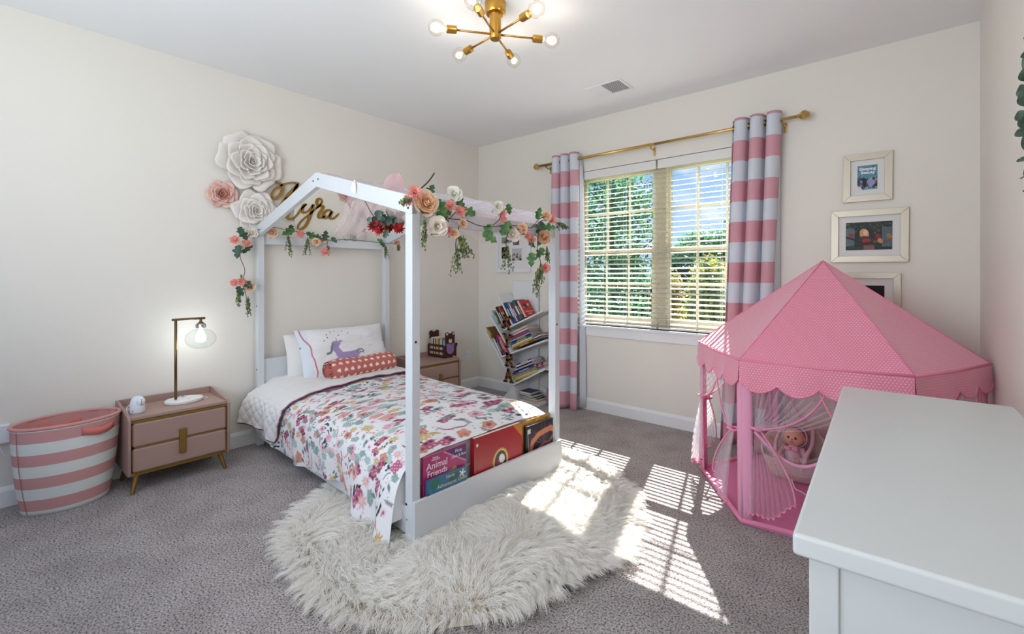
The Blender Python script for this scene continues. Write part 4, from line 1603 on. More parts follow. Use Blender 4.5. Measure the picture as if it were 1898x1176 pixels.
board(.60, .705, 1.10, .925)
board(.72, .768, .515, 1.075)
board(.565, .425, 1.13, .645)
board(.70, .488, .415, .84)
board(.72, .157, 1.13, .373)
board(.742, .178, .345, .665)
obj('base_board', MB().box((.60, YF, .0), (1.06, YB, .022)), 'shelfwhite', shelf, bevel=.002)
b = MB()
vs = [(.60, y, .022) for y in (YF, YB)] + [(.735, y, .155) for y in (YF, YB)] + [(.79, y, .022) for y in (YF, YB)]
b.add(vs, [(0, 2, 4), (1, 5, 3), (0, 1, 3, 2), (2, 3, 5, 4), (4, 5, 1, 0)])
obj('foot_wedge', b, 'shelfwhite', shelf)

DIRR = Vector((.5, 0, .22)).normalized()
DIRL = Vector((-.205, 0, .307)).normalized()
_bm = {}


def bmat(c):
    if c not in _bm:
        _bm[c] = mat('book_%d_%d_%d' % c, c, .45)
    return _bm[c]


CN = {'navy': (40, 62, 96), 'steel blue': (74, 106, 140), 'purple': (96, 52, 112), 'green': (46, 104, 70), 'black': (30, 28, 32), 'white': (226, 224, 220), 'red': (186, 30, 40),
      'orange': (196, 84, 44), 'teal': (40, 104, 124), 'magenta': (188, 40, 100), 'brown': (120, 84, 50), 'yellow': (206, 172, 70), 'grey': (140, 140, 140), 'pale blue': (156, 190, 208),
      'lime green': (140, 158, 60), 'pink': (214, 140, 160), 'maroon': (110, 26, 40), 'cream': (222, 208, 176), 'olive': (120, 116, 60), 'dark blue': (34, 44, 90)}


def stack(org, dth, dht, spec, group, where, y0=-.245, first=True):
    """books stacked along dth from org, their height along dht, spines toward the room"""
    p = Vector(org)
    dth, dht = Vector(dth).normalized(), Vector(dht).normalized()
    made = []
    names = ['first', 'second', 'third', 'fourth', 'fifth', 'sixth', 'seventh', 'eighth', 'ninth', 'tenth', 'eleventh', 'twelfth']
    for i, (cn, th, ht, dp) in enumerate(spec):
        c = CN[cn]
        label = '%s book, %s %s' % (cn, names[i], where)
        t = thing('storybook', label, 'book', tuple(p), 0, group)
        m = Matrix((dth, Vector((0, 1, 0)), dht)).transposed().to_4x4()
        yb = y0 + random.uniform(0, .012)
        e = .002
        mm = bmat(c)
        obj('cover', MB().box((0, yb, 0), (e, yb + dp, ht), m).box((th - e, yb, 0), (th, yb + dp, ht), m).box((e, yb, 0), (th - e, yb + e, ht), m), mm, t)
        obj('pages', MB().box((e, yb + e, .003), (th - e, yb + dp - .004, ht - .003), m), 'paper', t)
        if th > .012:
            obj('title_band', MB().box((th * .25, yb - .0006, ht * .25), (th * .75, yb, ht * .7), m), bmat(random.choice(((226, 220, 204), (206, 172, 70), (214, 140, 160), (156, 190, 208)))), t)
        made.append(t)
        p = p + dth * (th + .0015)
    return made


up = lambda v, k: Vector(v) * k
o1 = Vector((.72, 0, .768)) + DIRR * .012 + DIRL * .012
R1 = stack(o1, DIRR, DIRL, [('navy', .030, .235, .19), ('steel blue', .022, .225, .17), ('white', .012, .205, .17), ('purple', .026, .20, .17), ('magenta', .012, .19, .16), ('green', .034, .215, .17), ('dark blue', .016, .20, .15)],
           'books in the top pocket', 'from the left in the top pocket of the bookshelf')
o1b = o1 + DIRR * .168
c = Canvas(.17, .19, 70, 78, (190, 24, 36))
c.rect(0, 0, .008, .19, (234, 224, 214))
for q, (x, y, a, b_) in enumerate(((.05, .12, .018, .02), (.075, .125, .02, .028), (.12, .13, .014, .02), (.13, .11, .02, .012))):
    c.ell(x, y, a, b_, .3, ((70, 30, 60), (50, 34, 40), (226, 150, 60), (110, 110, 60))[q])
c.ell(.045, .11, .007, .007, 0, (250, 244, 230))
c.ell(.128, .14, .006, .006, 0, (250, 244, 230))
c.line([(.04, .06), (.15, .06)], .010, (238, 160, 130))
c.line([(.07, .035), (.12, .035)], .006, (240, 220, 210))
t = thing('storybook', 'bright red book with a picture cover, outermost in the top pocket', 'book', tuple(o1b), 0, 'books in the top pocket')
m = Matrix((DIRR, Vector((0, 1, 0)), DIRL)).transposed().to_4x4()
obj('pages', MB().box((.002, -.243, .002), (.016, -.075, .188), m), 'paper', t)
obj('back_cover', MB().box((0, -.245, 0), (.002, -.073, .19), m), bmat((200, 30, 40)), t)
U, Vv = np.meshgrid(np.linspace(0, .17, 70), np.linspace(0, .19, 78))
mm = np.array(m)[:3, :3]
G = np.stack([np.full_like(U, .0185), -.245 + U, Vv], -1) @ mm.T
npmesh('front_cover', G, c.C, 69, 77, 'gloss_print', t)
obj('cover_board', MB().box((.016, -.245, 0), (.018, -.075, .19), m), bmat((200, 30, 40)), t)

# left compartment beside it (on the short end of the first arm)
o = Vector((.605, 0, .722)) + DIRL * .010 + DIRR * .004
stack(o, DIRR, DIRL, [('white', .010, .19, .18), ('black', .030, .235, .18), ('orange', .018, .23, .18), ('maroon', .026, .225, .18)], 'books in the upper left pocket', 'from the left in the upper left pocket')
# second pocket: left leaning books and a flat pile on the arm
o = Vector((.552, 0, .66)) - DIRR * .001 + DIRL * .03
stack(Vector((.50, 0, .765)), DIRR, DIRL, [('pale blue', .02, .15, .16), ('olive', .016, .12, .16)], 'small books on the second arm', 'from the left on the second left arm')
o2 = Vector((.70, 0, .488)) + DIRL * .012 + DIRR * .012
stack(o2 + DIRR * .31, DIRL, -DIRR, [('brown', .022, .27, .18), ('yellow', .016, .29, .17), ('white', .010, .28, .18), ('teal', .018, .29, .17), ('dark blue', .014, .27, .17), ('pale blue', .010, .28, .17), ('magenta', .008, .27, .17), ('steel blue', .012, .24, .17), ('red', .012, .25, .17), ('white', .012, .26, .17), ('grey', .014, .24, .17), ('cream', .012, .22, .17)],
      'books piled on the middle arm', 'up in the pile on the middle arm')
stack(o2 + DIRR * .415 + DIRL * .0, DIRL, -DIRR, [('grey', .010, .095, .2), ('black', .008, .09, .2), ('white', .012, .09, .2), ('maroon', .010, .088, .18)], 'books at the outer end of the middle arm', 'up at the outer end of the middle arm')
# third pocket, left leaning books
o3 = Vector((.575, 0, .435)) + DIRL * .02
stack(Vector((.405, 0, .602)) + DIRR * .01, DIRR, DIRL, [('yellow', .012, .13, .18), ('brown', .014, .12, .18)], 'books at the tip of the lowest left arm', 'from the left at the tip of the lowest left arm')
stack(Vector((.565, 0, .425)) + DIRL * .012 + DIRR * .002, DIRR, DIRL, [('white', .012, .20, .18), ('black', .018, .21, .18), ('grey', .010, .20, .18), ('purple', .010, .20, .18), ('magenta', .026, .215, .18), ('pink', .012, .19, .17)],
      'books in the lower left pocket', 'from the left in the lower left pocket')
o4 = Vector((.735, 0, .165)) + DIRL * .012 + DIRR * .012
stack(o4 + DIRR * .33, DIRL, -DIRR, [('olive', .018, .30, .19), ('yellow', .014, .30, .18), ('white', .008, .29, .18), ('lime green', .020, .31, .18), ('grey', .012, .30, .18), ('purple', .020, .30, .18), ('black', .010, .28, .18), ('pale blue', .014, .24, .18), ('dark blue', .012, .22, .18), ('white', .014, .21, .18), ('purple', .014, .20, .18)],
      'books piled on the lowest arm', 'up in the pile on the lowest arm')
stack(o4 + DIRR * .44, DIRL, -DIRR, [('black', .022, .10, .19), ('cream', .012, .10, .18), ('grey', .012, .098, .18), ('steel blue', .010, .09, .18), ('red', .016, .09, .18), ('maroon', .014, .085, .18)],
      'books at the outer end of the lowest arm', 'up at the outer end of the lowest arm')
# flat pile on the base board
p = Vector((.80, 0, .0225))
for i, (cn, th, wd, dx, dy) in enumerate((('cream', .014, .20, .02, 0), ('black', .022, .19, .03, .01), ('teal', .012, .21, .0, -.01), ('black', .020, .17, .0, .012), ('navy', .022, .14, .01, -.006))):
    t = thing('storybook', '%s book lying %s of the pile on the shelf base' % (cn, ('at the bottom', 'second from the bottom', 'in the middle', 'just under the top', 'on top')[i]), 'book', (.80 + dx, -.235 + dy, p.z), .12 * (i % 3 - 1), 'books piled on the shelf base')
    obj('cover', MB().box((0, 0, 0), (wd, .15, .002)).box((0, 0, th - .002), (wd, .15, th)), bmat(CN[cn]), t)
    obj('pages', MB().box((.002, .002, .002), (wd - .002, .148, th - .002)), 'paper', t)
    p.z += th + .0008

# wooden letters along the trunk
LET = {'K': [((0, 0), (0, 1)), ((0, .42), (.62, 1)), ((.2, .55), (.66, 0))], 'Y': [((.32, 0), (.32, .5)), ((.32, .5), (0, 1)), ((.32, .5), (.64, 1))],
       'R': [((0, 0), (0, 1)), ((0, .93), (.45, .9)), ((.45, .9), (.5, .6)), ((.5, .6), (0, .48)), ((.2, .48), (.62, 0))], 'A': [((0, 0), (.33, 1)), ((.33, 1), (.66, 0)), ((.14, .36), (.52, .36))]}
SER = {'K': [(-.0, 0), (0, 1), (.62, 1), (.66, 0)], 'Y': [(.32, 0), (0, 1), (.64, 1)], 'R': [(0, 0), (0, 1), (.64, 0)], 'A': [(0, 0), (.66, 0)]}
for ch, x, z, til, lb in (('K', .612, .735, .15, 'topmost of the four brown wooden letters on the bookshelf'), ('Y', .618, .545, .08, 'second from the top of the four brown wooden letters'),
                          ('R', .660, .352, .05, 'third from the top of the four brown wooden letters'), ('A', .642, .19, -.02, 'lowest of the four brown wooden letters, near the base')):
    t = thing('wooden_letter', lb, 'letter', (x, YF - .014, z), 0, 'wooden letters on the bookshelf')
    t.rotation_euler = (0, til, 0)
    mb = MB()
    hh = .125
    for (p0, p1) in LET[ch]:
        a, c_ = Vector((p0[0] * hh, 0, p0[1] * hh)), Vector((p1[0] * hh, 0, p1[1] * hh))
        d = c_ - a
        m = Matrix.Translation(a) @ Matrix.Rotation(-math.atan2(d.z, d.x), 4, 'Y')
        mb.box((-.008, -.006, -.013), (d.length + .008, .006, .013), m)
    for (sx, sz) in SER[ch]:
        mb.box((sx * hh - .024, -.006, sz * hh - .009), (sx * hh + .024, .006, sz * hh + .009))
    o = obj('letter_body', mb, 'letterwood', t)
    o['label'] = 'brown serif letter ' + ch

# ================================================================== BEAR CADDY on the far nightstand
cz = .4455
cad = thing('bear_caddy', 'dark brown slatted book caddy with a bear cut-out end on the far nightstand', 'book caddy', (.268, -.765, cz + .0), 0)
cad.rotation_euler = (0, 0, math.radians(0))
L_, Wd = .235, .165       # runs back along -x, wide along +y
for y in (0, Wd - .006):
    for z in (.0, .05, .1):
        obj('slat', MB().box((-L_, y, z + .006), (0, y + .006, z + .03)), 'bear', cad)
obj('floor_board', MB().box((-L_, 0, 0), (0, Wd, .006)), 'bear', cad)


def bear_poly():
    pts = [(-.083, 0), (.083, 0), (.083, .09), (.098, .115), (.098, .135), (.08, .14), (.062, .125), (.058, .15)]
    for k in range(9):
        a = math.radians(-20 + k * 22)
        pts.append((.04 + .024 * math.cos(a) * .9, .232 + .024 * math.sin(a)))
    for k in range(9):
        a = math.radians(20 + k * 20)
        pts.append((-.04 + .024 * math.cos(a), .232 + .024 * math.sin(a)))
    pts += [(-.06, .2), (-.062, .165), (-.058, .15), (-.06, .125), (-.083, .12)]
    return pts


for x, nm in ((.0, 'bear_front'), (-L_ - .008, 'bear_back')):
    m = Matrix.Translation((x, Wd / 2, 0)) @ basis((1, 0, 0)).to_4x4()
    bf = obj(nm, MB().prism(bear_poly(), 0, .008, m), 'bear', cad)
    if nm == 'bear_front':
        def disc(n_, x_, z_, r, mm_, d=.002, rx=1.):
            obj(n_, MB().lathe([(r, .008), (r, .008 + d), (0, .008 + d)], 20, m @ Matrix.Translation((x_, z_, 0)) @ Matrix.Diagonal((rx, 1, 1, 1))), mm_, bf)
        disc('muzzle', 0, .165, .021, 'beartan', .004)
        disc('nose', 0, .177, .006, 'black', .006)
        disc('eye', -.018, .198, .004, 'black')
        disc('eye', .018, .198, .004, 'black')
        disc('ear_lining', -.042, .236, .012, 'beartan')
        disc('ear_lining', .042, .236, .012, 'beartan')
        disc('overall_bib', 0, .085, .05, 'bearlilac', .003, 1.0)
        obj('shoulder_strap', MB().box((-.05, .11, .008), (-.02, .14, .012), m), 'bearlilac', bf)
        obj('shoulder_strap', MB().box((.02, .11, .008), (.05, .14, .012), m), 'bearlilac', bf)
bk = ['pale blue', 'steel blue', 'white', 'white', 'yellow', 'olive', 'yellow', 'cream', 'yellow', 'olive', 'white', 'black', 'cream', 'white', 'pink', 'cream']
names = ['first', 'second', 'third', 'fourth', 'fifth', 'sixth', 'seventh', 'eighth', 'ninth', 'tenth', 'eleventh', 'twelfth', 'thirteenth', 'fourteenth', 'fifteenth', 'sixteenth']
xx = -.003
for i, cn in enumerate(bk):
    th = .0125
    t = thing('storybook', 'thin %s book, %s from the bear in the caddy' % (cn, names[i]), 'book', (.268 + xx, -.765 + .008, cz + .0065), 0, 'thin books in the bear caddy')
    hh = .175 + .006 * ((i * 5) % 3)
    obj('cover', MB().box((-th, 0, 0), (-th + .0015, .148, hh)).box((-.0015, 0, 0), (0, .148, hh)).box((-th, 0, 0), (0, .0015, hh)), bmat(CN[cn]), t)
    obj('pages', MB().box((-th + .0015, .0015, .001), (-.0015, .146, hh - .002)), 'paper', t)
    xx -= th + .0012


# ================================================================== PICTURE FRAMES
def frame(label, xc, zc, w_, h_, fw, matw, cv_, fm='silverframe', openings=None, tilt=0, lettering=()):
    t = thing('framed_picture', label, 'picture frame', (xc, -.001, zc), 0, 'framed pictures on the window wall')
    t.rotation_euler = (0, tilt, 0)
    d = .018
    hw, hh = w_ / 2, h_ / 2
    iw, ih = hw - fw, hh - fw
    quads = [[(-hw, hh), (hw, hh), (iw, ih), (-iw, ih)], [(hw, hh), (hw, -hh), (iw, -ih), (iw, ih)], [(hw, -hh), (-hw, -hh), (-iw, -ih), (iw, -ih)], [(-hw, -hh), (-hw, hh), (-iw, ih), (-iw, -ih)]]
    for q in quads:
        vs = [(x, 0, z) for x, z in q] + [(x, -d, z) for x, z in q]
        obj('frame_side', MB().add(vs, [(0, 1, 2, 3), (7, 6, 5, 4)] + [(i, 4 + i, 4 + (i + 1) % 4, (i + 1) % 4) for i in range(4)]), fm, t, bevel=.0015)
    mb = MB()
    ops = openings or [(-iw + matw, -ih + matw, iw - matw, ih - matw)]
    ops = sorted(ops)
    obj('mat_board', MB().box((-iw, -.007, -ih), (iw, -.004, ih)), 'mat', t)
    for i, (x0, z0, x1, z1) in enumerate(ops):
        C_ = cv_[i] if isinstance(cv_, list) else cv_
        ny, nx = C_.C.shape[:2]
        U, Vv = np.meshgrid(np.linspace(x0, x1, nx), np.linspace(z0, z1, ny))
        npmesh('print', np.stack([U, np.full_like(U, -.0078), Vv], -1), C_.C, nx - 1, ny - 1, 'photo_print', t)
        e = .0035
        for (a, b_, c_, d_) in ((x0 - e, z0 - e, x1 + e, z0), (x0 - e, z1, x1 + e, z1 + e), (x0 - e, z0, x0, z1), (x1, z0, x1 + e, z1)):
            mb.box((a, -.0095, b_), (c_, -.007, d_))
    for s, sz, m_, x_, z_ in lettering:
        text('lettering', s, sz, m_, t, (x_, -.0082, z_), (PI / 2, 0, 0), .0003, 'CENTER', 0, .0006)
    obj('mat_bevel', mb, 'mat', t)['kind'] = 'stuff'
    obj('glass_pane', MB().box((-iw, -.0125, -ih), (iw, -.0115, ih)), 'pictureglass', t)
    return t


c = Canvas(.115, .165, 92, 132, (92, 146, 168))
for i in range(90):
    x, y = random.uniform(0, .115), random.uniform(.01, .075)
    c.ell(x, y, random.uniform(.004, .012), random.uniform(.004, .014), random.random() * 3, random.choice(((30, 30, 44), (44, 46, 66), (84, 62, 72), (60, 74, 104), (150, 160, 184))), .9)
c.ell(.078, .045, .022, .026, .3, (150, 158, 192), .95, 3, .15)
c.ell(.078, .068, .008, .014, 0, (170, 160, 176))
c.ell(.04, .05, .010, .034, .1, (40, 30, 44))
c.poly([(.0, 0), (.03, 0), (.02, .02), (0, .03)], (226, 226, 226))
for x, y in ((.09, .155), (.103, .13), (.104, .10), (.008, .13), (.012, .09)):
    c.ell(x, y, .004, .004, 0, (34, 44, 60))
frame('top small square frame with a blue storybook poster, right of the curtain', 3.552, 1.902, .256, .310, .040, .036, c, lettering=(('Sleeping', .026, 'wtext', .0, .048), ('Beauty', .026, 'wtext', .002, .024)), tilt=math.radians(.5))
c = Canvas(.24, .19, 150, 118, (34, 44, 42))
for i in range(160):
    c.ell(random.uniform(0, .24), random.uniform(.11, .19), random.uniform(.003, .012), random.uniform(.002, .005), random.uniform(-.4, .6), random.choice(((22, 30, 30), (70, 76, 50), (112, 104, 60), (30, 48, 50))), .9)
for i in range(8):
    c.rect(.0 + i * .006, .02, .003 + i * .006, .15, (130, 166, 178), .7)
    c.rect(.19 + i * .006, .02, .193 + i * .006, .15, (128, 158, 184), .7)
c.ell(.1, .10, .05, .055, 0, (30, 30, 34))
c.ell(.098, .11, .024, .036, .2, (206, 150, 92))
c.ell(.104, .118, .013, .019, 0, (232, 190, 160))
c.poly([(.06, .07), (.09, .095), (.125, .09), (.15, .07), (.13, .05), (.08, .05)], (60, 40, 48))
c.ell(.11, .06, .022, .018, 0, (168, 28, 40))
c.line([(0, .09), (.05, .07), (.09, .045), (.15, .05), (.24, .06)], .012, (28, 24, 24))
c.line([(.15, .055), (.24, .06)], .014, (116, 84, 44))
c.line([(0, .02), (.05, .03), (.09, .03)], .007, (28, 24, 24))
for x, y, cc in ((.03, .10, (150, 30, 44)), (.17, .09, (140, 34, 40)), (.225, .09, (170, 110, 60)), (.18, .06, (190, 140, 110))):
    c.ell(x, y, .012, .018, .5, cc)
c.rect(.095, .0, .15, .03, (156, 96, 92), .7)
frame('wide champagne frame with a dark woodland picture, middle of the three', 3.558, 1.521, .400, .342, .040, .040, c, tilt=math.radians(.4))
c = Canvas(.24, .2, 90, 76, (24, 18, 22))
c.ell(.13, .12, .035, .045, 0, (120, 78, 66), .8)
c.ell(.13, .15, .04, .03, 0, (40, 26, 26), .8)
c.ell(.13, .04, .06, .04, 0, (60, 34, 40), .8)
frame('lowest of the three champagne frames, half hidden by the pink tent', 3.535, 1.10, .37, .36, .036, .045, c)
ops = [(-.16, -.125, -.06, .0), (-.01, -.15, .125, -.02), (-.16, .04, -.035, .11), (.0, .015, .09, .14), (-.14, .14, -.05, .22)]
cs = []
for i, (a, b_, c_, d_) in enumerate(ops):
    q = Canvas(c_ - a, d_ - b_, 40, 40, ((30, 26, 26), (196, 196, 204), (140, 160, 158), (110, 128, 130), (70, 66, 74))[i])
    for k in range(14):
        q.ell(random.uniform(0, c_ - a), random.uniform(0, (d_ - b_) * .6), random.uniform(.006, .02), random.uniform(.006, .02), 0, random.choice(((30, 26, 30), (160, 130, 116), (60, 50, 54))), .85)
    cs.append(q)
pairs = sorted(zip(ops, cs), key=lambda p_: p_[0])
frame('white collage frame of small photographs beside the room corner', .523, 1.575, .492, .55, .042, .04, [p_[1] for p_ in pairs], 'whiteframe', [p_[0] for p_ in pairs])

# ================================================================== DRESSER (near right corner of the view)
dr = thing('dresser', 'tall white painted dresser with an overhanging top beside the camera', 'dresser', (3.610, -2.947, 0), math.radians(2.0))
DH, DL, DD = .85, 1.26, .44
obj('top', MB().box((-.0, -.0, DH - .036), (DD, DL, DH)), 'dresserwhite', dr, bevel=.007, seg=4)
obj('side_panel', MB().box((.05, .032, .0), (DD - .03, .046, DH - .036)), 'dresserwhite', dr)
for x0 in (.02, DD - .06):
    for y0 in (.026, DL - .06):
        obj('corner_post', MB().box((x0, y0, 0), (x0 + .04, y0 + .04, DH - .036)), 'dresserwhite', dr, bevel=.003)
obj('side_panel', MB().box((.06, DL - .044, .0), (DD - .03, DL - .03, DH - .036)), 'dresserwhite', dr)
obj('back_panel', MB().box((DD - .02, .03, .05), (DD - .012, DL - .03, DH - .036)), 'dresserwhite', dr)
obj('plinth', MB().box((.045, .06, .06), (DD - .03, DL - .06, .075)), 'dresserwhite', dr)
for k in range(3):
    for j in range(2):
        y0 = .068 + j * .565
        d_ = obj('drawer', MB().box((.028, y0, .09 + k * .24), (.38, y0 + .545, .09 + k * .24 + .23)), 'dresserwhite', dr, bevel=.003)
        obj('knob', MB().lathe([(.006, 0), (.006, .012), (.014, .018), (.014, .024), (0, .027)], 16, Matrix.Translation((.028, y0 + .28, .2 + k * .24)) @ basis((-1, 0, 0)).to_4x4()), 'silver', d_)

# ================================================================== LEAFY WALL HANGING at the right edge
t = thing('leaf_wreath', 'green eucalyptus leaf wreath on the right wall, cut by the frame edge', 'wreath', (W - .012, -1.765, 1.79))
obj('ring', MB().tube([(0, .27 * math.cos(a), .27 * math.sin(a)) for a in np.linspace(0, 2 * PI, 40)[:-1]], .006, 6, closed=True), 'stem', t, smooth=True)
for k in range(44):
    a = 2 * PI * k / 44 + random.uniform(-.05, .05)
    c0 = Vector((-.004, .27 * math.cos(a), .27 * math.sin(a)))
    s = -1 if k % 2 else 1
    d = Vector((-.25, math.cos(a) * s * .8 - math.sin(a), math.sin(a) * s * .8 + math.cos(a))).normalized()
    m = Matrix.Translation(c0) @ basis(d.cross(Vector((0, 0, 1)).cross(d)) + Vector((-.6, 0, 0)), d).to_4x4()
    L = random.uniform(.055, .08)
    obj('leaf', MB().grid(lambda u, v: ((2 * u - 1) * .019 * math.sin(PI * min(.98, max(.02, v)) ** .8), L * v, .005 * abs(2 * u - 1) + .008 * math.sin(2 * v)), 4, 6, m), 'wreath', t, smooth=True)

# ================================================================== PLAY TENT
TC = Vector((3.385, -.650, 0))
tent = thing('play_tent', 'pink polka-dot hexagonal play tent with netting in the right corner', 'play tent', TC)
TA = 3.2317
ZR, ZA, RT, RB = .835, 1.347, .676, .655
cor = lambda k, r, z: Vector((r * math.cos(TA + k * PI / 3), r * math.sin(TA + k * PI / 3), z))
for k in range(6):
    a, c_ = cor(k, RT, ZR), cor(k + 1, RT, ZR)
    top = Vector((0, 0, ZA))
    n_ = 24
    U, Vv = np.meshgrid(np.linspace(0, 1, n_), np.linspace(0, 1, n_))
    G = np.zeros((n_, n_, 3))
    uvs = np.zeros((n_, n_, 2))
    L = (c_ - a).length
    hgt = ((a + c_) / 2 - top).length
    for j in range(n_):
        v = j / (n_ - 1)
        for i in range(n_):
            u = i / (n_ - 1)
            p = (a * (1 - u) + c_ * u) * (1 - v) + top * v
            sag = -.020 * math.sin(PI * u) * math.sin(PI * min(1, v * 1.0)) * (1 - v) - .006 * math.sin(PI * u) * (1 - v) ** 3
            G[j, i] = (p.x, p.y, p.z + sag)
            uvs[j, i] = ((u - .5) * L * (1 - v) + 5 + k * 1.7, v * hgt + 5)
    npmesh('roof_panel', G, None, n_ - 1, n_ - 1, 'tent', tent, uvs)
    # scalloped valance
    out = ((a + c_) / 2).normalized()
    out.z = 0
    nu, nv = 90, 8
    Gv = np.zeros((nv + 1, nu + 1, 3))
    uv2 = np.zeros((nv + 1, nu + 1, 2))
    nsc = 4.0
    edge_pts = []
    for j in range(nv + 1):
        v = j / nv
        for i in range(nu + 1):
            u = i / nu
            drop = .098 + .044 * abs(math.sin(PI * nsc * u)) ** .8 + .012 * math.sin(3 * u + k)
            p = a * (1 - u) + c_ * u
            fl = (.028 * v + .010 * v * math.sin(2 * PI * 3 * u + k) + .006) * (.35 + .65 * math.sin(PI * u) ** .5)
            q = p + out * fl + Vector((0, 0, -drop * v + .002))
            Gv[j, i] = q
            uv2[j, i] = (u * L + 3 + k, drop * v + 3)
            if j == nv:
                edge_pts.append(tuple(q))
    npmesh('valance', Gv, None, nu, nv, 'tent', tent, uv2)
    obj('valance_binding', MB().tube(edge_pts, .0035, 6), 'tentedge', tent, smooth=True)
    obj('rim_seam', MB().tube([a + Vector((0, 0, .0)), (a + c_) / 2 + Vector((0, 0, -.008)) + out * .004, c_], .006, 8), 'tentseam', tent, smooth=True)
    obj('roof_seam', MB().tube([a, a * .5 + top * .5 + Vector((0, 0, .001)), top], .0028, 6), 'tentseam', tent, smooth=True)
    # corner leg sleeve: two narrow cloth faces meeting over the pole
    for s in (0, 1):
        aa, bb = cor(k, RB, 0), cor(k + (1 if s == 0 else -1), RB, 0)
        d = (bb - aa).normalized()
        tpt = cor(k, RT - .01, 0)
        wv = .052
        mb = MB().grid(lambda u, v: tuple((aa * (1 - v) + tpt * v) + d * (u * wv) + Vector((0, 0, .004 + (ZR - .02) * v)) + d.cross(Vector((0, 0, 1))) * (.006 * math.sin(PI * u) * (1 if s == 0 else -1))), 4, 12)
        obj('leg_sleeve', mb, 'tentplain', tent, smooth=True, solid=.003)
    obj('pole', MB().tube([cor(k, RB - .008, .004), cor(k, RT - .02, ZR - .01)], .011, 10), 'tentplain', tent, smooth=True)
flo = [tuple(cor(k, RB + .01, 0))[:2] for k in range(6)]
obj('floor_mat', MB().prism(flo, .002, .012), 'tentfloor', tent)
for k in range(6):
    obj('floor_rim', MB().tube([cor(k, RB + .004, .016), (cor(k, RB, .022) + cor(k + 1, RB, .022)) / 2, cor(k + 1, RB + .004, .016)], .013, 8), 'tentedge', tent, smooth=True)


def net_half(k, s, tie=.48, spread=.20, outw=.05, ple=9, ztop=.80, reach=.52, seed=0):
    """netting hung from half a side and tied back to the leg at corner k (s=+1 toward k+1)"""
    aa = cor(k, RB, 0)
    bb = cor(k + s, RB, 0)
    L = (bb - aa).length
    d = (bb - aa).normalized()
    out = Vector(((aa + bb) / 2).normalized()[:2] + (0,)) if False else ((aa + bb) / 2).normalized()

    def fn(u, v):
        if v < .55:                              # from the rail down to the tie
            f = v / .55
            g = f ** 1.5
            x = (.045 + reach * L * u) * (1 - g) + (.062 + .018 * u) * g
            z = ztop * (1 - f) + tie * f - .10 * u * math.sin(PI * f) * .6
            amp = .007 * (1 - g) + .004 * g
            o_ = .012 + .02 * g
        else:                                    # below the tie
            f = (v - .55) / .45
            g = math.sin(f * PI / 2)
            x = (.062 + .018 * u) * (1 - g) + (.035 + spread * u) * g
            z = tie * (1 - f) + (.06 + .10 * u + .02 * math.sin(7 * u + k)) * f
            amp = .004 * (1 - g) + .011 * g
            o_ = .018 + outw * g
        w_ = amp * math.sin(2 * PI * ple * u + k)
        p = aa + d * (x + .3 * amp * math.cos(2 * PI * ple * u)) + out * (o_ + w_)
        return (p.x, p.y, z)
    o = obj('net_curtain', MB().grid(fn, 110, 44), 'net', tent, smooth=True)
    obj('net_binding', MB().tube([fn(i / 60, 1) for i in range(61)], .0042, 6), 'tentedge', tent, smooth=True)
    obj('net_binding', MB().tube([fn(1, i / 40) for i in range(41)], .0042, 6), 'tentedge', tent, smooth=True)
    q = fn(.5, .55)
    q = (q[0], q[1], q[2])
    ring = [(q[0] + .024 * math.cos(a), q[1] + .024 * math.sin(a), q[2] + .004 * math.sin(2 * a)) for a in np.linspace(0, 2 * PI, 17)[:-1]]
    obj('tie_ribbon', MB().tube(ring, .007, 6, closed=True), 'tentedge', tent, smooth=True)


for k in range(6):
    net_half(k, 1, tie=.50, reach=.50, ple=9)
    net_half(k, -1, tie=.46, reach=.45, ple=8, spread=.17)
# one net panel of the front side sweeps across as a swag
a, c_ = cor(1, RB, 0), cor(2, RB, 0)
d = (c_ - a).normalized()
out = ((a + c_) / 2).normalized()


def swag(u, v):
    x = .06 + .36 * u
    z = .49 + .10 * u - (.16 + .05 * v) * math.sin(PI * u * .85) + .02 * v * (1 - 2 * u) - .03 * v
    p = a + d * x + out * (.02 + .012 * math.sin(v * 2 * PI * 3)) + Vector((0, 0, z))
    return tuple(p)


obj('net_swag', MB().grid(swag, 40, 14), 'net', tent, smooth=True)
obj('swag_ribbon', MB().tube([swag(i / 30, .35) for i in range(31)], [.008] * 31, 6), 'tentplain', tent, smooth=True)
for q in range(11):                               # gathered folds fanning from the tie
    tp = a + d * (.10 + .03 * q * 1.15) + Vector((0, 0, .74 - .012 * q)) + out * .01
    bt = a + d * .055 + Vector((0, 0, .495)) + out * .03
    mid = (tp + bt) / 2 + Vector((0, 0, -.03)) + out * .012 + d * .005
    P_ = catmull([tuple(bt), tuple(mid), tuple(tp)], 10)
    obj('net_fold', MB().tube([tuple(p) for p in P_], [.0022 + .004 * i / 9 for i in range(10)], 5), 'net', tent, smooth=True)

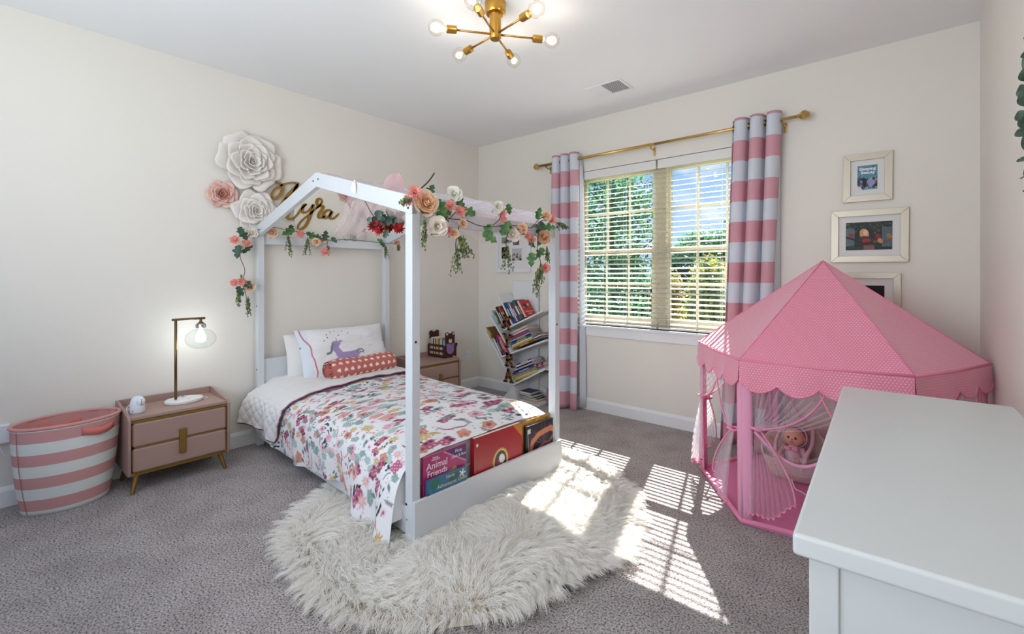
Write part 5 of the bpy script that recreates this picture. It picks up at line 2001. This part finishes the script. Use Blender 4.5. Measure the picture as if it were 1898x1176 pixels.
# ------------------------------------------------------------------ doll in a carrier, inside the tent
car = thing('doll_carrier', 'soft fabric doll carrier with orange flowers on the tent floor', 'doll carrier', (3.215, -.47, .0125), math.radians(-6))
obj('seat', MB().grid(lambda u, v: ((.10 + .05 * v ** .6 + .008 * math.sin(5 * 6.28 * u)) * math.cos(2 * PI * u) * 1.25, (.085 + .05 * v ** .6) * math.sin(2 * PI * u), .002 + (.125 + .17 * max(0, math.sin(2 * PI * u)) ** .8) * v), 48, 12)
    .grid(lambda u, v: ((.10 * v) * math.cos(2 * PI * u) * 1.25, .085 * v * math.sin(2 * PI * u), .003), 48, 2), 'carrier', car, smooth=True, solid=.012)
obj('hood_pad', MB().sphere((0, .115, .22), (.13, .035, .11), 20, 12), 'carrier', car, smooth=True)
for s in (-1, 1):
    obj('strap', MB().tube(catmull([(s * .08, .09, .29), (s * .095, .0, .22), (s * .085, -.07, .17), (s * .07, -.125, .09)], 14), .011, 8), 'dollcloth', car, smooth=True)
obj('cord', MB().tube(catmull([(.02, -.13, .03), (.06, -.2, .006), (.1, -.22, .006), (.15, -.27, .006)], 14), .004, 6), 'cord', car, smooth=True)
doll = thing('baby_doll', 'baby doll in pink clothes sitting in the carrier inside the tent', 'doll', (3.215, -.485, .065), math.radians(-8))
vs = []
body = MB()
body.tube(catmull([(0, .01, -.02), (0, .0, .05), (0, .005, .10), (0, .01, .135), (0, .012, .15)], 14), [.052, .058, .062, .06, .056, .052, .048, .044, .040, .036, .030, .024, .02, .018], 16)
obj('body', body, 'dollcloth', doll, smooth=True)
hd_ = MB().grid(lambda u, v: ((.052 + .006 * math.sin(PI * v)) * math.sin(PI * v) * math.cos(2 * PI * u), .012 + .05 * math.sin(PI * v) * math.sin(2 * PI * u), .195 - .056 * math.cos(PI * v)), 28, 18)
head = obj('head', hd_, 'dollskin', doll, smooth=True)
M['dolleye'] = mat('doll_eye', (44, 36, 34), .2)
M['dollmouth'] = mat('doll_mouth', (196, 96, 96), .5)
M['dollhair'] = mat('doll_hair', (190, 150, 104), .8)
for s in (-1, 1):
    obj('eye', MB().sphere((s * .02, -.034, .20), (.0075, .004, .008), 10, 8), 'dolleye', head, smooth=True)
    obj('ear', MB().sphere((s * .055, .012, .192), (.007, .012, .014), 10, 8), 'dollskin', head, smooth=True)
    arm = MB().tube([(s * .045, .0, .13), (s * .075, -.03, .095), (s * .06, -.07, .085), (s * .05, -.085, .088)], [.02, .019, .015, .013], 12)
    obj('arm', arm, 'dollcloth', doll, smooth=True)
    hand = MB().sphere((s * .048, -.094, .09), (.013, .012, .010), 10, 8)
    for q in range(4):
        hand.tube([(s * .048 + (q - 1.5) * .006, -.098, .092), (s * .048 + (q - 1.5) * .007, -.112, .090), (s * .048 + (q - 1.5) * .007, -.118, .084)], .0032, 6)
    hand.tube([(s * .036, -.092, .094), (s * .03, -.104, .098)], .0034, 6)
    obj('hand', hand, 'dollskin', doll, smooth=True)
obj('nose', MB().sphere((0, -.041, .19), (.006, .006, .005), 10, 6), 'dollskin', head, smooth=True)
obj('mouth', MB().sphere((0, -.036, .174), (.011, .004, .004), 10, 6), 'dollmouth', head, smooth=True)
obj('bonnet', MB().grid(lambda u, v: ((.064 + .004 * math.sin(20 * u)) * math.sin(PI * v) * math.cos(PI * u), .016 + .062 * math.sin(PI * v) * math.sin(PI * u), .198 - .066 * math.cos(PI * v)), 24, 18), 'dollcloth', doll, smooth=True, solid=.005)
obj('bow', MB().sphere((-.02, -.05, .135), (.02, .008, .014), 10, 6).sphere((.02, -.05, .135), (.02, .008, .014), 10, 6), 'tentplain', doll, smooth=True)


# ================================================================== FLOWER GARLANDS
def rose_mb(c, n, R, seed=0, rings=6, part='all'):
    """ranunculus-like bloom: concentric upright petals inside two splayed outer rings"""
    rn = random.Random(seed)
    m = Matrix.Translation(c) @ basis(n).to_4x4() @ Matrix.Rotation(rn.random() * 6, 4, 'Z')
    mb = MB()
    for k in range(rings):
        f = 1 - k / rings
        cnt = 6 if k < 2 else (5 if k < 4 else 3)
        for i in range(cnt):
            a = 2 * PI * (i + .5 * (k % 2)) / cnt + rn.uniform(-.2, .2)
            r1 = R * (.06 + .94 * f) * rn.uniform(.9, 1.06)
            half = (.64 if cnt == 6 else (.72 if cnt == 5 else 1.1))
            ph, tilt_ = rn.random() * 6, rn.uniform(-.06, .06)
            splay = k < 2
            if (part == 'outer') != splay and part != 'all':
                continue

            def fn(u, v, a=a, r1=r1, half=half, ph=ph, splay=splay, k=k, tilt_=tilt_):
                s = 2 * u - 1
                if splay:
                    rr = r1 * (.3 + .7 * v) * (1 - .14 * s * s * v)
                    h = R * (.10 + .12 * k + .20 * v * v + .05 * math.sin(3 * s + ph) * v)
                else:
                    rr = r1 * (.62 + .38 * v) * (1 - .10 * s * s) * (1 + .07 * v * math.sin(4 * s + ph)) + tilt_ * R * v
                    h = R * (.22 + (.20 + .085 * k) * v ** .8 - .10 * s * s * v + .05 * math.sin(5 * s + ph) * v)
                return (rr * math.cos(a + s * half), rr * math.sin(a + s * half), h)
            mb.grid(fn, 6, 5, m)
    if part != 'outer':
        mb.sphere((0, 0, R * .42), (R * .17, R * .17, R * .26), 8, 6, m)
    mb.lathe([(R * .35, -.02 * R), (R * .8, R * .2), (R * .1, R * .24)], 12, m)
    return mb


def coral_mb(c, n, R, seed=0):
    rn = random.Random(seed)
    m = Matrix.Translation(c) @ basis(n).to_4x4()
    mb = MB()
    for ring, cnt in ((0, 13), (1, 11), (2, 7)):
        for i in range(cnt):
            a = 2 * PI * i / cnt + ring * .3 + rn.uniform(-.1, .1)
            r1 = R * (1 - .26 * ring) * rn.uniform(.85, 1.1)
            lift = R * (.25 + .35 * ring)
            ca, sa = math.cos(a), math.sin(a)
            wv = R * .16

            def fn(u, v):
                s = (2 * u - 1) * wv * math.sin(PI * min(.96, .12 + .8 * v))
                r = r1 * v
                return (r * ca - s * sa, r * sa + s * ca, lift * v ** .8 + .12 * R * abs(2 * u - 1) * v)
            mb.grid(fn, 2, 4, m)
    mb.sphere((0, 0, R * .35), R * .16, 8, 6, m)
    return mb


def leaf_mb(c, n, up, L, seed=0, lobes=3):
    rn = random.Random(seed)
    m = Matrix.Translation(c) @ basis(n, up).to_4x4()
    mb = MB()
    N = 16
    pts = []
    for i in range(N + 1):
        v = i / N
        w_ = .30 * L * math.sin(PI * v ** .8) * ((.42 + .72 * abs(math.sin(PI * lobes * v + .4))) if lobes > 1 else .95) + .002
        pts.append((v * L, w_))
    vs, fs = [], []
    bend = rn.uniform(-.25, .25)
    for y, w_ in pts:
        z = bend * L * (y / L) ** 2
        vs += [(-w_, y, z + w_ * .35), (0, y, z), (w_, y, z + w_ * .35)]
    for i in range(N):
        for q in range(2):
            fs.append((3 * i + q, 3 * i + q + 1, 3 * i + q + 4, 3 * i + q + 3))
    return mb.add(vs, fs, m)


def sprig(parent, c, L, seed, lean=(0, 0, -1), spread=.24, berries=True, dens=1.5):
    L *= .82
    """a drooping spray: forked thin stems carrying small buds"""
    rn = random.Random(seed)
    st, bd, dk = MB(), MB(), MB()
    c = Vector(c)
    base = Vector(lean).normalized()
    for q in range(int(5 * dens) + 1):
        d = (base + Vector((rn.uniform(-1, 1), rn.uniform(-1, 1), rn.uniform(-.3, .3))) * spread).normalized()
        l_ = L * rn.uniform(.6, 1.)
        s0 = c + base * L * rn.uniform(0, .3)
        pts = [s0, s0 + d * l_ * .5 + Vector((0, 0, -.02 * l_)), s0 + d * l_ + Vector((0, 0, -.25 * l_))]
        P_ = catmull([tuple(p) for p in pts], 8)
        st.tube([tuple(p) for p in P_], .0009, 4)
        for j in range(2, 8):
            for g in range(2):
                o_ = Vector((rn.uniform(-1, 1), rn.uniform(-1, 1), rn.uniform(-1, .4))) * .007
                p = Vector(P_[j]) + o_
                if berries and j > 5 and g:
                    dk.sphere(p, rn.uniform(.0022, .0032), 6, 4)
                else:
                    bd.sphere(p, (.0034, .0034, .0068), 6, 4)
    s_ = obj('sprig_stem', st, 'stem', parent)
    o = obj('sprig_buds', bd, 'olive', s_, smooth=True)
    o['kind'] = 'stuff'
    if dk.v:
        o = obj('sprig_berries', dk, 'berry', s_, smooth=True)
        o['kind'] = 'stuff'


def garland(name, label, stem, items, seed, plane_n):
    t = thing(name, label, 'flower garland', (0, 0, 0), 0, 'flower garlands on the house bed')
    rn = random.Random(seed)
    for s in stem:
        P_ = catmull(s, len(s) * 6)
        obj('vine', MB().tube([tuple(p) for p in P_], .0022, 6), 'stem', t, smooth=True)
    for i, it in enumerate(items):
        kind, y, z, R = it[:4]
        x = it[4] if len(it) > 4 else stem[0][0][0]
        c = Vector((x, y, z))
        n = Vector(plane_n) + Vector((rn.uniform(-.35, .35), rn.uniform(-.35, .35), rn.uniform(-.3, .4)))
        if kind in ('peach', 'cream', 'petalwhite', 'rosepink'):
            ro = obj('rose', rose_mb(c, n, R, i + seed, 7 if R > .045 else 5, 'outer'), kind, t, smooth=True)
            obj('inner_petals', rose_mb(c, n, R, i + seed, 7 if R > .045 else 5, 'inner'), {'peach': 'peachdeep'}.get(kind, kind), ro, smooth=True)
            obj('calyx', leaf_mb(c - n.normalized() * .004, n + Vector((0, 0, .3)), (rn.uniform(-1, 1), rn.uniform(-1, 1), -1), R * 1.1, i, 1), 'leaf', t, smooth=True)
        elif kind == 'coral':
            obj('coral_flower', coral_mb(c, n, R, i + seed), 'coral', t, smooth=True)
        elif kind in ('leaf', 'leafd', 'sage'):
            up_ = Vector((rn.uniform(-.3, .3), rn.uniform(-1, 1), rn.uniform(-1, .6)))
            if len(it) > 5:
                up_ = Vector(it[5])
            obj('leaf', leaf_mb(c - up_.normalized() * R * .5, n, up_, R, i + seed, 1 if kind == 'sage' else 3), kind, t, smooth=True)
        elif kind == 'red':
            obj('red_flower', coral_mb(c, n, R, i + seed), 'red', t, smooth=True)
        elif kind == 'sprig':
            sprig(t, c + Vector((.0, 0, R * .5)), R, i + seed)
        elif kind == 'side':
            sprig(t, c, R, i + seed, it[5], .3)
    return t


X = 2.085
foot_items = [('coral', -2.523, 1.628, .036, 2.09), ('coral', -2.556, 1.59, .03, 2.09), ('peach', -2.462, 1.585, .062, 2.09), ('petalwhite', -2.283, 1.655, .042), ('coral', -2.307, 1.592, .032), ('coral', -2.24, 1.575, .035),
              ('cream', -2.385, 1.492, .05), ('coral', -2.318, 1.474, .026), ('peach', -2.285, 1.465, .028), ('peach', -2.225, 1.518, .026), ('leaf', -2.365, 1.585, .085), ('leaf', -2.175, 1.59, .085), ('leaf', -2.362, 1.545, .08),
              ('leaf', -2.247, 1.618, .07), ('leafd', -2.426, 1.648, .06), ('leaf', -2.33, 1.56, .08), ('coral', -1.93, 1.597, .028), ('coral', -1.92, 1.567, .024), ('petalwhite', -1.968, 1.63, .036), ('leaf', -1.877, 1.628, .06),
              ('leaf', -2.045, 1.502, .075), ('leaf', -2.03, 1.46, .09), ('leaf', -1.90, 1.503, .095), ('cream', -1.846, 1.487, .043), ('peach', -1.765, 1.527, .035), ('peach', -1.80, 1.515, .03), ('leaf', -1.60, 1.632, .075),
              ('peach', -1.53, 1.625, .033), ('coral', -1.474, 1.602, .034), ('leafd', -1.59, 1.548, .09), ('leaf', -1.54, 1.53, .09), ('leafd', -1.63, 1.53, .075), ('peach', -1.563, 1.487, .052), ('coral', -1.672, 1.471, .03),
              ('coral', -1.71, 1.492, .026), ('leaf', -1.672, 1.367, .085), ('leaf', -1.595, 1.395, .08), ('coral', -1.545, 1.309, .036),
              ('sprig', -2.463, 1.468, .14), ('sprig', -2.262, 1.352, .14), ('side', -2.27, 1.47, .15, X, (0, .7, -.6)), ('sprig', -2.22, 1.42, .10), ('sprig', -1.885, 1.37, .14), ('side', -1.95, 1.53, .14, X, (0, 1, .1)), ('sprig', -1.618, 1.235, .15), ('sprig', -1.59, 1.29, .12),
              ('sprig', -1.52, 1.40, .09), ('side', -2.54, 1.60, .08, 2.1, (.2, -1, -.2)), ('side', -1.42, 1.59, .12, X, (0, 1, 0)), ('sprig', -2.335, 1.54, .10), ('sprig', -1.68, 1.47, .08)]
foot_stem = [[(X, -2.52, 1.60), (X, -2.416, 1.559), (X, -2.30, 1.535), (X, -2.211, 1.538), (X, -2.116, 1.519), (X, -2.02, 1.52), (X, -1.863, 1.54), (X, -1.75, 1.54), (X, -1.67, 1.544), (X, -1.58, 1.59), (X, -1.50, 1.60), (X, -1.38, 1.588)],
             [(X, -2.25, 1.50), (X, -2.27, 1.42), (X, -2.265, 1.36)], [(X, -1.86, 1.53), (X, -1.90, 1.46), (X, -1.89, 1.36)], [(X, -1.60, 1.56), (X, -1.62, 1.42), (X, -1.58, 1.32), (X, -1.60, 1.22)],
             [(X, -2.27, 1.57), (X, -2.33, 1.51), (X, -2.30, 1.47)], [(X, -2.02, 1.52), (X, -1.96, 1.56), (X, -1.94, 1.60)], [(X, -1.67, 1.544), (X, -1.60, 1.60), (X, -1.54, 1.62)]]
garland('flower_garland', 'long garland of peach and coral flowers along the foot rail of the house bed', foot_stem, foot_items, 20, (.8, -.55, .1))
t = bpy.data.objects['flower_garland']
obj('wire_twig', MB().tube(catmull([(2.09, -2.484, 1.654), (2.10, -2.45, 1.69), (2.10, -2.416, 1.733)], 10), .0032, 6), 'stem', t, smooth=True)

X = .135
head_items = [('cream', -2.463, 1.573, .042, .115), ('leafd', -2.524, 1.546, .09, .125), ('leafd', -2.53, 1.58, .08, .12), ('coral', -2.58, 1.512, .038, .13), ('coral', -2.506, 1.493, .036, .13), ('leafd', -2.552, 1.437, .10, .13), ('leafd', -2.495, 1.443, .09, .13), ('cream', -2.54, 1.47, .03, .12),
              ('coral', -2.582, 1.212, .034, .13), ('coral', -2.535, 1.22, .036, .13), ('peach', -2.475, 1.19, .042, .12), ('leafd', -2.505, 1.195, .085, .13), ('leafd', -2.552, 1.150, .08, .13), ('peach', -2.492, 1.178, .032, .13), ('sprig', -2.56, 1.11, .11, .13), ('sprig', -2.495, 1.05, .13, .13), ('sprig', -2.54, 1.25, .05, .13),
              ('peach', -2.33, 1.585, .042), ('leaf', -2.212, 1.60, .10), ('leafd', -2.19, 1.62, .08), ('coral', -2.117, 1.59, .036), ('leaf', -2.03, 1.585, .09), ('leafd', -1.99, 1.575, .08), ('peach', -1.99, 1.535, .038), ('coral', -1.915, 1.455, .042), ('leafd', -1.92, 1.585, .09), ('peach', -1.93, 1.55, .026),
              ('sprig', -2.212, 1.52, .15), ('sprig', -2.06, 1.52, .14), ('leafd', -1.84, 1.56, .06), ('sprig', -1.89, 1.48, .07), ('leaf', -1.40, 1.578, .06), ('sprig', -1.34, 1.49, .12), ('coral', -1.22, 1.57, .03), ('sprig', -1.20, 1.545, .09), ('leafd', -1.38, 1.53, .07)]
head_stem = [[(X, -2.46, 1.59), (X, -2.33, 1.625), (X, -2.212, 1.61), (X, -2.10, 1.60), (X, -1.99, 1.575), (X, -1.88, 1.555), (X, -1.82, 1.56), (X, -1.7, 1.57), (X, -1.5, 1.565), (X, -1.37, 1.56), (X, -1.2, 1.56)],
             [(.13, -2.46, 1.59), (.13, -2.53, 1.50), (.13, -2.548, 1.402), (.13, -2.517, 1.30), (.13, -2.534, 1.22), (.13, -2.51, 1.12), (.13, -2.495, 1.02)], [(X, -1.90, 1.56), (X, -1.90, 1.5), (X, -1.915, 1.46)]]
garland('flower_garland', 'garland on the head rail trailing down left of the head post', head_stem, head_items, 60, (.85, -.5, .1))
# sage leaves with red blooms inside the frame
X = 1.66
succ = [('sage', -2.484, 1.551, .045), ('sage', -2.44, 1.60, .055), ('sage', -2.40, 1.565, .06), ('sage', -2.36, 1.595, .055), ('sage', -2.43, 1.55, .05), ('sage', -2.33, 1.565, .055), ('sage', -2.30, 1.585, .05), ('sage', -2.38, 1.54, .05), ('sage', -2.35, 1.54, .055), ('sage', -2.46, 1.535, .05),
        ('sage', -2.31, 1.54, .05), ('sage', -2.28, 1.555, .05), ('sage', -2.42, 1.59, .05), ('leafd', -2.37, 1.57, .06), ('leafd', -2.32, 1.56, .06), ('red', -2.44, 1.515, .04), ('red', -2.40, 1.50, .035), ('red', -2.34, 1.508, .038), ('red', -2.31, 1.515, .034), ('red', -2.30, 1.57, .026),
        ('leafd', -2.29, 1.59, .06), ('leafd', -2.39, 1.475, .05)]
succ = [(a, b_, c_, d_, X + random.uniform(-.03, .03), (random.uniform(-.4, .4), random.uniform(-1, 1), random.uniform(.1, 1))) for a, b_, c_, d_ in succ]
g3 = garland('flower_garland', 'bunch of grey-green leaves and red blooms hanging inside the gable near the post',
             [[(X, -2.50, 1.64), (X, -2.44, 1.56), (X, -2.36, 1.54), (X, -2.26, 1.60), (X, -2.2, 1.70)]], succ, 90, (.6, -.75, .2))

# ------------------------------------------------------------------ pink gauze drape
gz = thing('gauze_drape', 'sheer pale pink gauze draped over the house bed frame', 'fabric drape', (0, 0, 0))


def patch(p00, p10, p01, p11, sag, pl, npl, nu=50, nv=24):
    p00, p10, p01, p11 = map(Vector, (p00, p10, p01, p11))

    def fn(u, v):
        p = (p00 * (1 - u) + p10 * u) * (1 - v) + (p01 * (1 - u) + p11 * u) * v
        return (p.x + pl * math.cos(npl * 6.28 * v + 3 * u), p.y + pl * .5 * math.sin(npl * 6.28 * u + 2 * v), p.z - sag * math.sin(PI * v) * (.6 + .4 * math.sin(PI * u)) + pl * math.sin(npl * 6.28 * u + 4 * v))
    return fn


obj('draped_sheet', MB().grid(patch((1.40, -2.43, 1.745), (1.93, -2.44, 1.60), (.72, -2.17, 1.545), (1.22, -1.98, 1.53), .05, .006, 6), 50, 24), 'gauze', gz, smooth=True)
obj('draped_sheet', MB().grid(patch((1.93, -2.44, 1.60), (1.22, -1.98, 1.53), (2.05, -2.2, 1.53), (1.6, -1.6, 1.6), .03, .006, 5), 40, 20), 'gauze', gz, smooth=True)
# over the ridge and the far gable board
obj('ridge_wrap', MB().grid(lambda u, v: (1.045 + .055 * math.cos(PI * v) + .005 * math.sin(20 * u), -2.42 + 1.05 * u, 1.845 + .042 * math.sin(PI * v) - .02 * (v < .001) + .004 * math.sin(31 * u)), 50, 10), 'gauze', gz, smooth=True)
BM = Matrix.Translation(BED) @ Matrix.Rotation(BRZ, 4, 'Z')
def gab(u, v):
    xl = 1.05 + .92 * u
    zt = 1.885 - (xl - 1.02) * .262
    p = BM @ Vector((xl, .525 - .012 - .02 * math.sin(9 * v + 12 * u), zt + .012 - (.09 + .05 * math.sin(PI * u)) * v + .006 * math.sin(25 * u)))
    return tuple(p)
obj('gable_wrap', MB().grid(gab, 60, 10), 'gauze', gz, smooth=True)


def rail(u, v):
    p = BM @ Vector((2.006 + .012 * math.sin(14 * u + 5 * v), -.50 + .98 * u, 1.615 - (.085 + .10 * math.exp(-((u - .38) / .13) ** 2)) * v + .008 * math.sin(22 * u)))
    return tuple(p)


obj('rail_wrap', MB().grid(rail, 60, 12), 'gauze', gz, smooth=True)
obj('gauze_puff', MB().grid(lambda u, v: (1.64 + .04 * math.sin(PI * v) * math.cos(2 * PI * u), -2.33 + .06 * math.sin(PI * v) * math.sin(2 * PI * u) + .04 * v, 1.735 - .045 * math.cos(PI * v) * (1 + .3 * math.sin(6 * PI * u)) + .03 * v), 30, 14), 'gauzethick', gz, smooth=True)
t = thing('cream_leaf', 'dried cream leaf resting on the near gable board', 'leaf', BM @ Vector((1.50, -.566, 1.752)), 0)
obj('leaf_blade', leaf_mb(Vector((0, 0, -.055)), (0, -1, 0), (-.35, 0, 1), .085, 3, 1), 'cream', t, smooth=True)

# ================================================================== OUTDOORS, seen through the window
GZ = -2.9
gmb = MB().box((-60, 1.2, GZ - .2), (70, 90, GZ))
struct('ground', gmb, 'grass')
b = MB().box((-6, .16, GZ), (-.12, .3, 3.2))
def foliage(blobs, n, size, seed):
    r = np.random.default_rng(seed)
    vs, tot = [], sum(b_[3] * b_[4] * b_[5] for b_ in blobs)
    for (x, y, z, rx, ry, rz) in blobs:
        k = int(n * rx * ry * rz / tot) + 4
        d = r.normal(size=(k, 3))
        d /= np.linalg.norm(d, axis=1, keepdims=True)
        rad = r.random(k) ** .45
        vs.append(np.array([x, y, z]) + d * rad[:, None] * np.array([rx, ry, rz]) * (1 + .12 * r.normal(size=(k, 1))))
    P_ = np.concatenate(vs)
    k = len(P_)
    a = r.normal(size=(k, 3))
    a /= np.linalg.norm(a, axis=1, keepdims=True)
    b_ = np.cross(a, r.normal(size=(k, 3)))
    b_ /= np.linalg.norm(b_, axis=1, keepdims=True)
    s = size * r.uniform(.6, 1.3, (k, 1))
    q = np.stack([P_ - a * s, P_ + b_ * s * .45, P_ + a * s, P_ - b_ * s * .45], 1).reshape(-1, 3)
    return q, k


def tree(name, label, x, y, h, blobs, n, size, mm, seed, trunk_r=.14, group='trees outside the window'):
    t = thing(name, label, 'tree', (x, y, GZ), 0, group)
    tb = MB().tube(catmull([(0, 0, 0), (.05, .05, h * .35), (-.05, 0, h * .65), (.05, 0, h * .92)], 12), [trunk_r * (1 - .07 * i) for i in range(12)], 10)
    r = random.Random(seed)
    for k in range(10):
        a = r.uniform(0, 6.28)
        z = h * r.uniform(.3, .8)
        l_ = h * r.uniform(.08, .16)
        tb.tube(catmull([(0, 0, z), (l_ * .5 * math.cos(a), l_ * .5 * math.sin(a), z + l_ * .3), (l_ * math.cos(a), l_ * math.sin(a), z + l_ * .75)], 6), [trunk_r * .35 * (1 - .14 * i) for i in range(6)], 6)
    obj('trunk', tb, 'bark', t, smooth=True)
    q, k = foliage(blobs, n, size, seed)
    me = bpy.data.meshes.new('foliage')
    me.vertices.add(len(q))
    me.vertices.foreach_set('co', q.reshape(-1).astype(np.float32))
    me.loops.add(4 * k)
    me.loops.foreach_set('vertex_index', np.arange(4 * k, dtype=np.int32))
    me.polygons.add(k)
    me.polygons.foreach_set('loop_start', (np.arange(k) * 4).astype(np.int32))
    me.update(calc_edges=True)
    me.materials.append(M[mm])
    o = bpy.data.objects.new('foliage', me)
    COL.objects.link(o)
    o.parent = t
    o['kind'] = 'stuff'
    return t


tree('maple_tree', 'tall open green tree filling the left half of the window', -3.1, 9.0, 8.2,
     [(0, 0, 5.6, 1.5, 1.4, 1.5), (-1.0, 0, 4.5, 1.2, 1.2, 1.3), (.6, .2, 6.4, .9, 1.0, 1.1), (-.5, 0, 7.2, 1.2, 1.0, 1.0), (.7, 0, 4.4, .7, .9, 1.0), (0, 0, 3.4, 1.5, 1.3, 1.1), (-2.0, .4, 6.2, 1.1, 1.0, 1.0)], 7500, .085, 'leafA', 5)
tree('conifer_tree', 'dark evergreen leftmost in the lower sashes', -7.4, 13.0, 5.4, [(0, 0, 2.4, 1.2, 1.3, 2.4), (0, 0, 4.2, .7, .8, 1.1)], 7000, .12, 'leafB', 6)
tree('conifer_tree', 'dark evergreen behind the middle of the left lower sash', -4.9, 13.4, 5.3, [(0, 0, 2.2, 1.25, 1.3, 2.3), (0, 0, 4.0, .8, .8, 1.2)], 7000, .12, 'leafB', 7)
tree('conifer_tree', 'dark evergreen just left of the window mullion', -2.6, 13.2, 5.0, [(0, 0, 2.1, 1.1, 1.3, 2.1), (0, 0, 3.8, .7, .8, 1.1)], 7000, .12, 'leafB', 8)
tree('autumn_tree', 'yellowing tree seen low in the right half of the window', -.75, 10.2, 4.9, [(0, 0, 2.5, .7, .9, 1.7), (.1, 0, 3.9, .6, .7, .9)], 6500, .08, 'leafC', 9)
tree('autumn_tree', 'orange-tinged small tree beside the mullion in the lower right sash', -2.0, 10.4, 4.4, [(0, 0, 2.6, .5, .7, 1.5), (.1, 0, 3.7, .45, .6, .6)], 4000, .07, 'leafD', 10)
tree('autumn_tree', 'yellow-green tree at the right end of the window view', .9, 12.0, 5.2, [(0, 0, 2.9, .95, 1.1, 1.9), (-.1, 0, 4.3, .7, .8, .9)], 6500, .1, 'leafC', 11)
tree('distant_tree', 'far hazy green tree on the skyline right of the mullion', -7.4, 30, 7.8, [(0, 0, 5.0, 2.0, 2, 2.4), (1.6, 0, 5.2, 1.4, 1.5, 2.2), (-1.6, 0, 4.2, 1.3, 1.5, 2.2)], 8000, .17, 'leafA', 12)
tree('distant_tree', 'far green tree on the skyline at the right of the view', -3.0, 31, 8.2, [(0, 0, 5.2, 1.9, 2, 2.6), (1.5, 0, 4.6, 1.4, 1.5, 2.2)], 7000, .17, 'leafC', 13)
